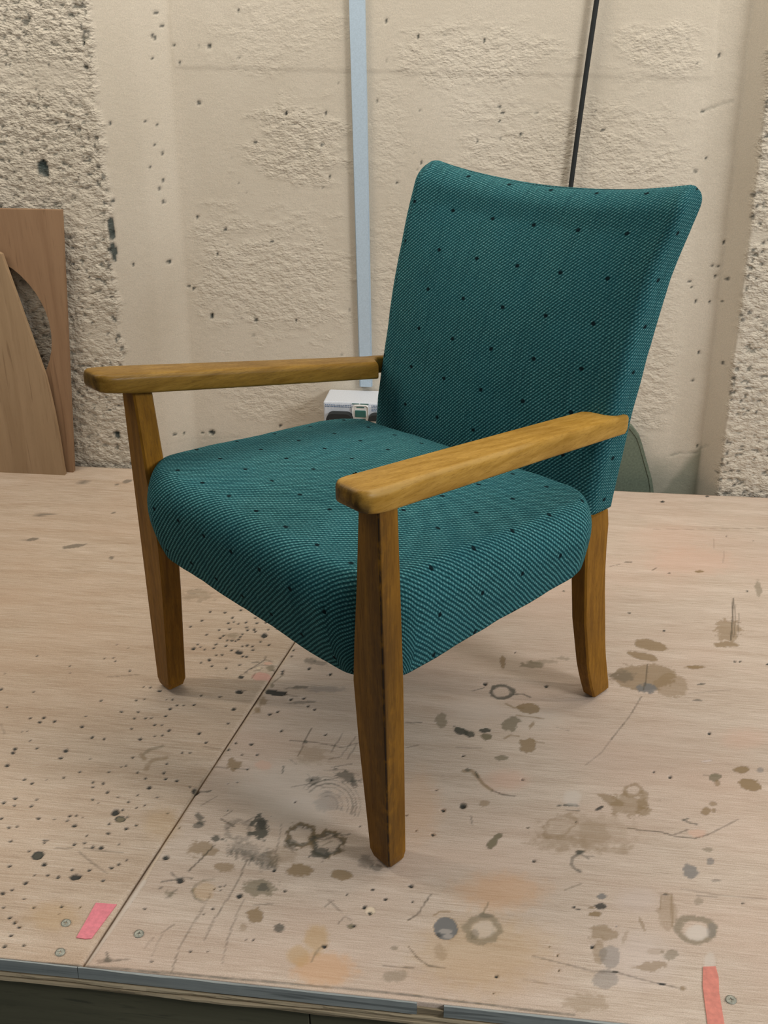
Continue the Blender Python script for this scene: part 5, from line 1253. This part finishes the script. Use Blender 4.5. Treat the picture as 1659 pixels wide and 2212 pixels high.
# rocker switch
bm = bmesh.new(); box(bm, -.3655, -.3275, YF - .0045, YF - .0012, .125, .1985, .006, 3); sw = op('switch_frame', bm, M_WHITE)
bm = bmesh.new(); box(bm, -.3595, -.3335, YF - .0075, YF - .004, .1690, .1865, .0015, 2); op('rocker', bm, M_GREEN, sw)
bm = bmesh.new(); box(bm, -.3560, -.3370, YF - .0065, YF - .004, .1925, .1955, .001, 1); op('indicator', bm, M_GREEN, sw)
bm = bmesh.new(); box(bm, -.3590, -.3340, YF - .0060, YF - .004, .1625, .1650, .001, 1); op('indicator', bm, M_GREEN, sw)
for x0, x1 in [(-.367, -.350), (-.347, -.327)]:
    bm = bmesh.new(); box(bm, x0, x1, YF - .0028, YF - .0012, .2000, .2025, .0004, 1); op('hinge', bm, M_GREEN)
def plug(cx):
    w, h = .0315, .066; zc = .1815
    out = []; inn = []
    def arch(ww, top, bot, r):
        p = [(cx - ww, bot)]
        for k in range(9):
            a = math.pi - k / 8 * math.pi / 2; p.append((cx - ww + r + r * math.cos(a), top - r + r * math.sin(a)))
        for k in range(9):
            a = math.pi / 2 - k / 8 * math.pi / 2; p.append((cx + ww - r + r * math.cos(a), top - r + r * math.sin(a)))
        p.append((cx + ww, bot)); return p
    o_ = arch(w, zc, .098, .016); i_ = arch(w - .0055, zc - .0150, .098, .003)
    bm_ = bmesh.new()
    for yy in (0,):
        A = [bm_.verts.new((x, YF - .022, z)) for x, z in o_]; B = [bm_.verts.new((x, YF - .022, z)) for x, z in i_]
        A2 = [bm_.verts.new((x, YF - .001, z)) for x, z in o_]; B2 = [bm_.verts.new((x, YF - .001, z)) for x, z in i_]
        n = len(A)
        for k in range(n - 1):
            bm_.faces.new([A[k], A[k + 1], B[k + 1], B[k]]); bm_.faces.new([A[k], A2[k], A2[k + 1], A[k + 1]]); bm_.faces.new([B[k], B[k + 1], B2[k + 1], B2[k]])
        for q in ((0), (n - 1)): bm_.faces.new([A[q], B[q], B2[q], A2[q]])
    p = op('plug', bm_, M_BLACK)
    bm_ = bmesh.new(); box(bm_, cx - w + .0056, cx + w - .0056, YF - .012, YF - .0012, .098, zc - .0152, .001, 1); op('plug_face', bm_, M_WHITE, p)
    bm_ = bmesh.new(); box(bm_, cx - .005, cx + .005, YF - .0135, YF - .0118, .1475, .1500); box(bm_, cx - .0015, cx + .0015, YF - .0135, YF - .0118, .1495, .153); op('plug_mark', bm_, M_GREEN, p)
plug(-.3955); plug(-.2955)
rng = random.Random(3)
bm = bmesh.new()
for x0, x1, rows_ in [(-.432, -.3685, (.1965, .1925)), (-.3205, -.270, (.1975, .1935, .1895, .1855))]:
    for z in rows_:
        x = x0
        while x < x1:
            w = rng.uniform(.002, .006); box(bm, x, min(x + w, x1), YF - .0019, YF - .0014, z - .0009, z + .0009); x += w + .0012
o = op('printed_lines', bm, M_BLUE); o['kind'] = 'stuff'

bm = bmesh.new()  # flat dark grey-green shape with a rounded outline, close to the wall
outl = [(.02, -.55), (.372, -.55), (.3668, -.033), (.3638, -.0154), (.3578, .0093), (.3468, .0398), (.3359, .0699), (.3266, .0962), (.3166, .1198), (.298, .143), (.281, .154), (.262, .1575), (.11, .1575), (.075, .15), (.05, .125), (.03, .07), (.02, .0)]
f_ = [bm.verts.new((x, 2.318, z)) for x, z in outl]
i_ = [bm.verts.new((x + (.19 - x) * .045, 2.318, z + (.02 - z) * .045)) for x, z in outl]
j_ = [bm.verts.new((x + (.19 - x) * .055, 2.320, z + (.02 - z) * .055)) for x, z in outl]
b_ = [bm.verts.new((x, 2.336, z)) for x, z in outl]
for k in range(len(outl)):
    n_ = (k + 1) % len(outl)
    for p_, q_ in ((f_, i_), (i_, j_), (b_, f_)): bm.faces.new([p_[k], p_[n_], q_[n_], q_[k]])
bm.faces.new(j_); bm.faces.new(b_)
tag(from_bm('rounded_shape', bm, M_SHAPE), 'dark grey-green flat shape with a rounded shoulder behind the bench at the wall', 'panel')

def arc_hole_board():
    # brown board with its right edge, a round cut-out shows as a lens beside the front board
    t = .014
    cx, cz, R = -1.268, .36, .184
    bm_ = bmesh.new()
    yf = lambda x, z: 2.2375 + z / .64 * .024 - .014
    outl = [(-1.55, 0.0), (-1.0775, 0.0), (-1.0205, .640), (-1.55, .643)]
    N = 48
    ang = [2 * math.pi * k / N for k in range(N)]
    def edge_pt(a):
        dx, dz = math.cos(a), math.sin(a); best = 9
        for (x0, z0), (x1, z1) in zip(outl, outl[1:] + outl[:1]):
            ex, ez = x1 - x0, z1 - z0; den = dx * ez - dz * ex
            if abs(den) < 1e-9: continue
            s_ = ((x0 - cx) * ez - (z0 - cz) * ex) / den; u_ = ((x0 - cx) * dz - (z0 - cz) * dx) / den
            if s_ > 0 and -1e-6 <= u_ <= 1 + 1e-6: best = min(best, s_)
        return cx + dx * best, cz + dz * best
    for (x0, z0) in outl: ang.append(math.atan2(z0 - cz, x0 - cx) % (2 * math.pi))
    ang = sorted(set(ang))
    r = []
    for a in ang:
        ox, oz = edge_pt(a); ix, iz = cx + R * math.cos(a), cz + R * math.sin(a)
        r.append([bm_.verts.new((ox, yf(ox, oz), oz)), bm_.verts.new((ix, yf(ix, iz), iz)), bm_.verts.new((ix, yf(ix, iz) + t, iz)), bm_.verts.new((ox, yf(ox, oz) + t, oz))])
    n = len(r)
    for k in range(n):
        a, b = r[k], r[(k + 1) % n]
        for q in range(4): bm_.faces.new([a[q], a[(q + 1) % 4], b[(q + 1) % 4], b[q]])
    return from_bm('wooden_board', bm_, M_BRD_A)
tag(arc_hole_board(), 'taller brown veneered board with a round cut-out, leaning directly on the concrete wall', 'board', 'veneered boards leaning on the wall')
bm = bmesh.new()
prism(bm, [(-1.55, 0.0), (-1.0916, 0.0), (-1.0925, .02), (-1.0935, .10), (-1.0965, .17), (-1.1045, .255), (-1.1515, .475), (-1.1665, .545), (-1.30, 1.0 * .60), (-1.55, .60)], lambda x, z: 2.2045 + z / .64 * .018 - (x + 1.0916) * 0.0, .012)
tag(from_bm('wooden_board', bm, M_BRD_B), 'lighter tan board with a slanting curved edge, leaning in front of the brown board', 'board', 'veneered boards leaning on the wall')

# ------------------------------------------------------------------ armchair
chair = empty('armchair', (-0.352, 1.193, 0.0010), math.radians(-39.96))
tag(chair, 'low armchair with teal ribbed upholstery and varnished wooden arms and legs on the workbench', 'armchair')

TWIST = 0.046      # the old frame is slightly racked: its right rear stands a little higher
def interp(t, tab):
    return float(np.interp(t, [a for a, _ in tab], [b for _, b in tab]))

def front_leg(s):
    W = [(0, .026), (.004, .034), (.018, .0395), (.10, .046), (.20, .054), (.29, .0585), (.35, .0535), (.43, .045), (.555, .034)]
    D = [(0, .022), (.004, .029), (.018, .034), (.30, .036), (.555, .032)]
    bm_ = bmesh.new(); lay = bm_.verts.layers.float.new('dirt'); wl = bm_.verts.layers.float.new('worn')
    zs = [0, .002, .006, .012, .018, .05, .1, .15, .2, .25, .29, .32, .35, .39, .43, .47, .51, .545]
    secs = []; c = .0028
    for z in zs:
        rake = -.012 * z / .54 if s > 0 else .003 * z / .54
        w = interp(z, W); d = interp(z, D); xo = .292; xi = .292 - w
        ins = (.0395 - w) * .35 if z < .018 else 0
        xo -= max(ins, 0); xi -= max(ins, 0) * .0
        y0 = (.034 - d) * .5 if z < .018 else 0.0; y1 = y0 + d
        pts = [(xi + c, y0), (xo - c, y0), (xo - c * .45, y0 + c * .45), (xo, y0 + c), (xo, y1 - c), (xo - c, y1), (xi + c, y1), (xi, y1 - c), (xi, y0 + c)]
        secs.append([(s * x, y + rake, z) for x, y in pts])
    R = rings(bm_, secs)
    rng_ = random.Random(9)
    for r in R:
        for k in (1, 2, 3):
            if s > 0: r[k][lay] = 1.0 if k == 2 else .45
            elif k == 2: r[k][lay] = .3
    o = from_bm('leg', bm_, M_LEG, chair)
    return o

def rear_leg(s):
    # front edge / back edge of the curved leg in the side plane
    FR = [(0, .512), (.035, .499), (.07, .489), (.16, .477), (.27, .475), (.345, .476), (.36, .482), (.42, .49)]
    BK = [(0, .550), (.006, .554), (.085, .537), (.22, .528), (.335, .530), (.36, .520), (.42, .515)]
    XO = [(0, .251), (.08, .248), (.15, .2435), (.27, .2350), (.345, .2325), (.36, .218), (.42, .215)]
    WD = [(0, .024), (.1, .027), (.25, .031), (.42, .031)]
    bm_ = bmesh.new(); c = .0028; secs = []
    zs = [0, .005, .015, .03, .05, .075, .1, .13, .16, .2, .24, .28, .32, .345, .36, .42]
    for z in zs:
        y0 = interp(z, FR); y1 = interp(z, BK); xo = interp(z, XO); xi = xo - interp(z, WD)
        if z == 0: y0 += .004; y1 -= .004; xo -= .003; xi += .003
        pts = [(xi + c, y0), (xo - c, y0), (xo, y0 + c), (xo, y1 - c), (xo - c, y1), (xi + c, y1), (xi, y1 - c), (xi, y0 + c)]
        secs.append([(s * x, y, z) for x, y in pts])
    rings(bm_, secs)
    return from_bm('leg', bm_, M_LEG, chair)
for s in (1, -1): front_leg(s)
for s in (1, -1): rear_leg(s)

def armrest(s):
    xo = lambda y: .2975 - .083 * y
    zb = lambda y: .5445 - .150 * y
    T = .0305
    W = .061
    ye = .527
    yf = -.040 if s > 0 else -.056
    bm_ = bmesh.new(); lay = bm_.verts.layers.float.new('dirt'); wl = bm_.verts.layers.float.new('worn')
    ysec = [yf, yf + .0015, yf + .005, yf + .010, yf + .017, yf + .026, 0, .05, .1, .15, .2, .25, .3, .35, .39, .42, .44, .455, .465, .475, .49, .50, .508, ye - .012, ye - .005, ye - .001]
    secs = []
    for y in ysec:
        x1 = xo(y); x0 = x1 - W
        if y > .44:       # the inner side is cut back where the arm meets the upholstered post
            x0 = x1 - W + (W - .017) * float(sstep(*((.474, .519) if s > 0 else (.427, .480)), np.array(y)))
        if y < yf + .026:
            t = 1 - (y - yf) / .026
            k = 1 - math.sqrt(max(0, 1 - t * t))
            x1 -= .017 * k; x0 += .019 * k
        z0 = zb(y); z1 = z0 + T
        if y < yf + .010:
            t = 1 - (y - yf) / .010; k = 1 - math.sqrt(max(0, 1 - t * t)); z0 += .006 * k; z1 -= .008 * k
        if y > ye - .012:
            t = (y - ye + .012) / .012; z1 -= .004 * t * t; z0 += .014 * t * t; x1 -= .004 * t * t
        z0 += .003 * float(sstep(.0, -.04, np.array(y)))
        re = min(.0085, (x1 - x0) * .3); rb = min(.005, (x1 - x0) * .25)
        pts = []
        def corner(cx, cz, r, a0):
            for k in range(5):
                a = a0 + k / 4 * math.pi / 2; pts.append((cx + r * math.cos(a), cz + r * math.sin(a)))
        corner(x1 - re, z1 - re, re, 0)
        corner(x0 + re, z1 - re, re, math.pi / 2)
        corner(x0 + rb, z0 + rb, rb, math.pi)
        corner(x1 - rb, z0 + rb, rb, 1.5 * math.pi)
        tw = TWIST * min(max(y / .5, 0), 1.1)
        secs.append([(s * x, y, z + tw * s * x) for x, z in pts])
    R = rings(bm_, secs)
    for i, r in enumerate(R):
        for k, v in enumerate(r):
            if i <= 3 and s > 0 and k in (7, 8, 9, 10, 11, 16, 17, 18, 19): v[lay] = .75
            if i <= 1: v[lay] = max(v[lay], .55)
            if s > 0 and 6 <= i <= 11 and k in (2, 3): v[wl] = .28
            if s > 0 and 4 <= i <= 6 and k in (1, 2, 3): v[wl] = .35
            if s < 0 and 4 <= i <= 7 and k in (2,): v[wl] = .35
    return tag(from_bm('armrest', bm_, M_ARM if s > 0 else M_ARM_L, chair, smooth=True), 'paler wooden armrest' if s > 0 else 'darker wooden armrest')
ARMS = [armrest(s) for s in (1, -1)]

def seat():
    NA = 420
    # inset footprint: rounded rectangle, slightly narrower at the rear
    y0, y1, hx0, hx1, r = .014, .430, .250, .263, .046
    pts = []; nrm = []
    def seg(p, q, n, k):
        for i in range(k): t = i / k; pts.append((p[0] + (q[0] - p[0]) * t, p[1] + (q[1] - p[1]) * t)); nrm.append(n)
    def cor(c, a0, k):
        for i in range(k): a = a0 + (i / k) * math.pi / 2; pts.append((c[0] + r * math.cos(a), c[1] + r * math.sin(a))); nrm.append((math.cos(a), math.sin(a)))
    seg((-hx0 + r, y0), (hx0 - r, y0), (0, -1), 110); cor((hx0 - r, y0 + r), -math.pi / 2, 22)
    seg((hx0, y0 + r), (hx1, y1 - r), (1, 0), 90); cor((hx1 - r, y1 - r), 0, 22)
    seg((hx1 - r, y1), (-hx1 + r, y1), (0, 1), 110); cor((-hx1 + r, y1 - r), math.pi / 2, 22)
    seg((-hx1, y1 - r), (-hx0, y0 + r), (-1, 0), 90); cor((-hx0 + r, y0 + r), math.pi, 22)
    P = np.array(pts); Nn = np.array(nrm); n = len(P)
    ctr = np.array([0, .21])
    # amplitude of the side bulge: full along the front and sides, drawn in at the corners next to the legs
    ay = Nn[:, 1]; ax = np.abs(Nn[:, 0])
    fr = (ay < -.99); amp = np.ones(n)
    corner = (np.abs(ay) > .02) & (ax > .02)
    frontc = corner & (ay < 0)
    amp[frontc] = 1 - .38 * np.sin(2 * np.arctan2(ax[frontc], -ay[frontc]))
    # smooth
    k = np.ones(9) / 9
    amp = np.convolve(np.concatenate([amp[-4:], amp, amp[:4]]), k, 'valid')
    reach = np.where(ay < -.5, .038, np.where(ay > .5, .012, .033)); reach = np.convolve(np.concatenate([reach[-10:], reach, reach[:10]]), np.ones(21) / 21, 'valid')
    def ztop(x, y): return .4315 - .045 * (y - .02) + .012 * np.clip(1 - (x / .26) ** 2, 0, 1) * np.clip(1 - ((y - .2) / .24) ** 2, 0, 1)
    rowsV = []; rowsU = []
    for f in np.concatenate([[0.02], np.linspace(.06, 1, 44)]):
        Q = ctr + (P - ctr) * f
        rowsV.append(np.column_stack([Q, ztop(Q[:, 0], Q[:, 1])])); rowsU.append(Q)
    zt = ztop(P[:, 0], P[:, 1])
    RE = reach * amp
    zb = .284 + .055 * np.clip(P[:, 1], 0, 1)
    arc = np.zeros(n)
    prev = rowsV[-1]
    prof = []
    DR = np.where(ay < -.3, .040 + .030 * sstep(.150, .225, np.abs(P[:, 0])), .050)
    DR = np.convolve(np.concatenate([DR[-10:], DR, DR[:10]]), np.ones(21) / 21, 'valid')
    for i in range(1, 13):
        a = i / 12 * math.pi / 2
        prof.append((np.sin(a) * np.ones(n), (1 - np.cos(a)) * DR))
    for i in range(1, 29):
        t = i / 28
        # from the widest line down to the tacked edge
        tuck = np.where(ay < -.5, .62, .35)
        prof.append((1 - tuck * t ** 1.7, DR + (zt - DR - zb) * t))
    for a, dz in prof:
        Q = P + Nn * (RE * a)[:, None]
        V = np.column_stack([Q, zt - dz])
        arc = arc + np.linalg.norm(V - prev, axis=1); prev = V
        rowsV.append(V); rowsU.append(P + Nn * arc[:, None])
    # underside
    Q = P - Nn * .02
    rowsV.append(np.column_stack([Q, zb + .001])); rowsU.append(P + Nn * (arc + .03)[:, None])
    Q = ctr + (P - ctr) * .05
    rowsV.append(np.column_stack([Q, np.full(n, .30)])); rowsU.append(P + Nn * (arc + .05)[:, None])
    V = np.concatenate(rowsV); U = np.concatenate(rowsU)
    # soft unevenness of the padding
    V[:, 2] += (fbm(V[:, 0] * 14 + 5, V[:, 1] * 14 + 5, 131) - .5) * .004
    V[:, 0] += (fbm(V[:, 1] * 18, V[:, 2] * 18, 141) - .5) * .003
    V[:, 1] += (fbm(V[:, 0] * 18, V[:, 2] * 18, 151) - .5) * .003
    V[:, 2] += (.052 * V[:, 0] - .011) * np.clip(V[:, 1] / .43, 0, 1)
    me, q = grid_mesh('seat', V, len(rowsV), n, closed=True)
    set_uv(me, q, U)
    return link('seat', me, M_FAB, chair)
seat()

def backrest():
    zb, zt = .352, .8130
    nl = 90
    rowsV = []; rowsU = []
    vf = lambda z: .488 + .217 * (z - .5) + .246 * (z - .5) ** 2
    hw = lambda z: .2475 + .030 * (z - .5)
    T = .064
    nf, ns = 70, 14
    def section(z, hwv, yfv, th, ztilt):
        r = .016
        p = []
        rf = min(r, th * .45)
        # front face left -> right, side, back, side
        for i in range(nf): t = i / (nf - 1) * 2 - 1; p.append((t * (hwv - rf), 0.0))
        for i in range(1, ns): a = -math.pi / 2 + i / ns * math.pi / 2; p.append((hwv - rf + rf * math.cos(a), rf + rf * math.sin(a)))
        for i in range(ns): p.append((hwv, rf + (th - 2 * rf) * i / ns))
        for i in range(ns): a = i / ns * math.pi / 2; p.append((hwv - rf + rf * math.cos(a), th - rf + rf * math.sin(a)))
        for i in range(nf): t = 1 - i / (nf - 1) * 2; p.append((t * (hwv - rf), th))
        for i in range(1, ns): a = math.pi / 2 + i / ns * math.pi / 2; p.append((-hwv + rf + rf * math.cos(a), th - rf + rf * math.sin(a)))
        for i in range(ns): p.append((-hwv, th - rf - (th - 2 * rf) * i / ns))
        for i in range(1, ns): a = math.pi + i / ns * math.pi / 2; p.append((-hwv + rf + rf * math.cos(a), rf + rf * math.sin(a)))
        return np.array(p)
    levels = []
    for i in range(nl): levels.append((zb + (zt - .030 - zb) * i / (nl - 1), 1.0, 0.0))
    for i in range(1, 17):
        a = i / 16 * math.pi / 2
        levels.append((zt - .030 + .030 * math.sin(a), math.cos(a), 1.0 - math.cos(a)))
    slope = 0; lastc = None
    for z, k, d in levels:
        h = hw(z) - .014 * d
        th = T * (.10 + .90 * k) if k < 1 else T
        y0 = vf(z) + (T - th) * .52
        S = section(z, h, y0, th, 0)
        x = S[:, 0]; s = np.clip(x / h, -1, 1)
        up = (z - zb) / (zt - zb)
        dip = (-.023 * (1 - s ** 2) + .003) * up ** 3 + .55 * TWIST * x
        y = y0 + S[:, 1] + .016 * (1 - s ** 2) * up * np.where(S[:, 1] < th * .5, 1, .6)
        x = x + .012 * sstep(.72, .98, up) * sstep(0, 1, s)
        V = np.column_stack([x, y, z + dip])
        # gentle padding bulge on the lower front
        V[:, 1] -= .030 * np.clip(1 - ((up - .30) / .58) ** 2, 0, 1) * (1 - s ** 2) * (S[:, 1] < th * .5)
        c = np.array([0, y0, z])
        if lastc is not None: slope += np.linalg.norm(c - lastc)
        lastc = c
        per = np.concatenate([[0], np.cumsum(np.hypot(*np.diff(S, axis=0).T))])
        per -= per[nf // 2]
        rowsV.append(V); rowsU.append(np.column_stack([per, np.full(len(per), slope)]))
    n = len(rowsV[0])
    # close the top and the bottom
    c = rowsV[-1].mean(0)
    rowsV.append(c + (rowsV[-1] - c) * np.array([.98, .1, 1])); rowsU.append(rowsU[-1] + [0, .003])
    b = rowsV[0].copy(); cb = b.mean(0); b = cb + (b - cb) * np.array([.9, .3, 1]); b[:, 2] += .002
    rowsV.insert(0, b); rowsU.insert(0, rowsU[0] - [0, .02])
    V = np.concatenate(rowsV); U = np.concatenate(rowsU)
    V[:, 1] += (fbm(V[:, 0] * 12 + 3, V[:, 2] * 12, 161) - .5) * .004
    V[:, 0] += (fbm(V[:, 1] * 16 + 3, V[:, 2] * 14, 171) - .5) * .004
    me, q = grid_mesh('backrest', V, len(rowsV), n, closed=True)
    set_uv(me, q, U)
    return link('backrest', me, M_FAB_B, chair)
backrest()
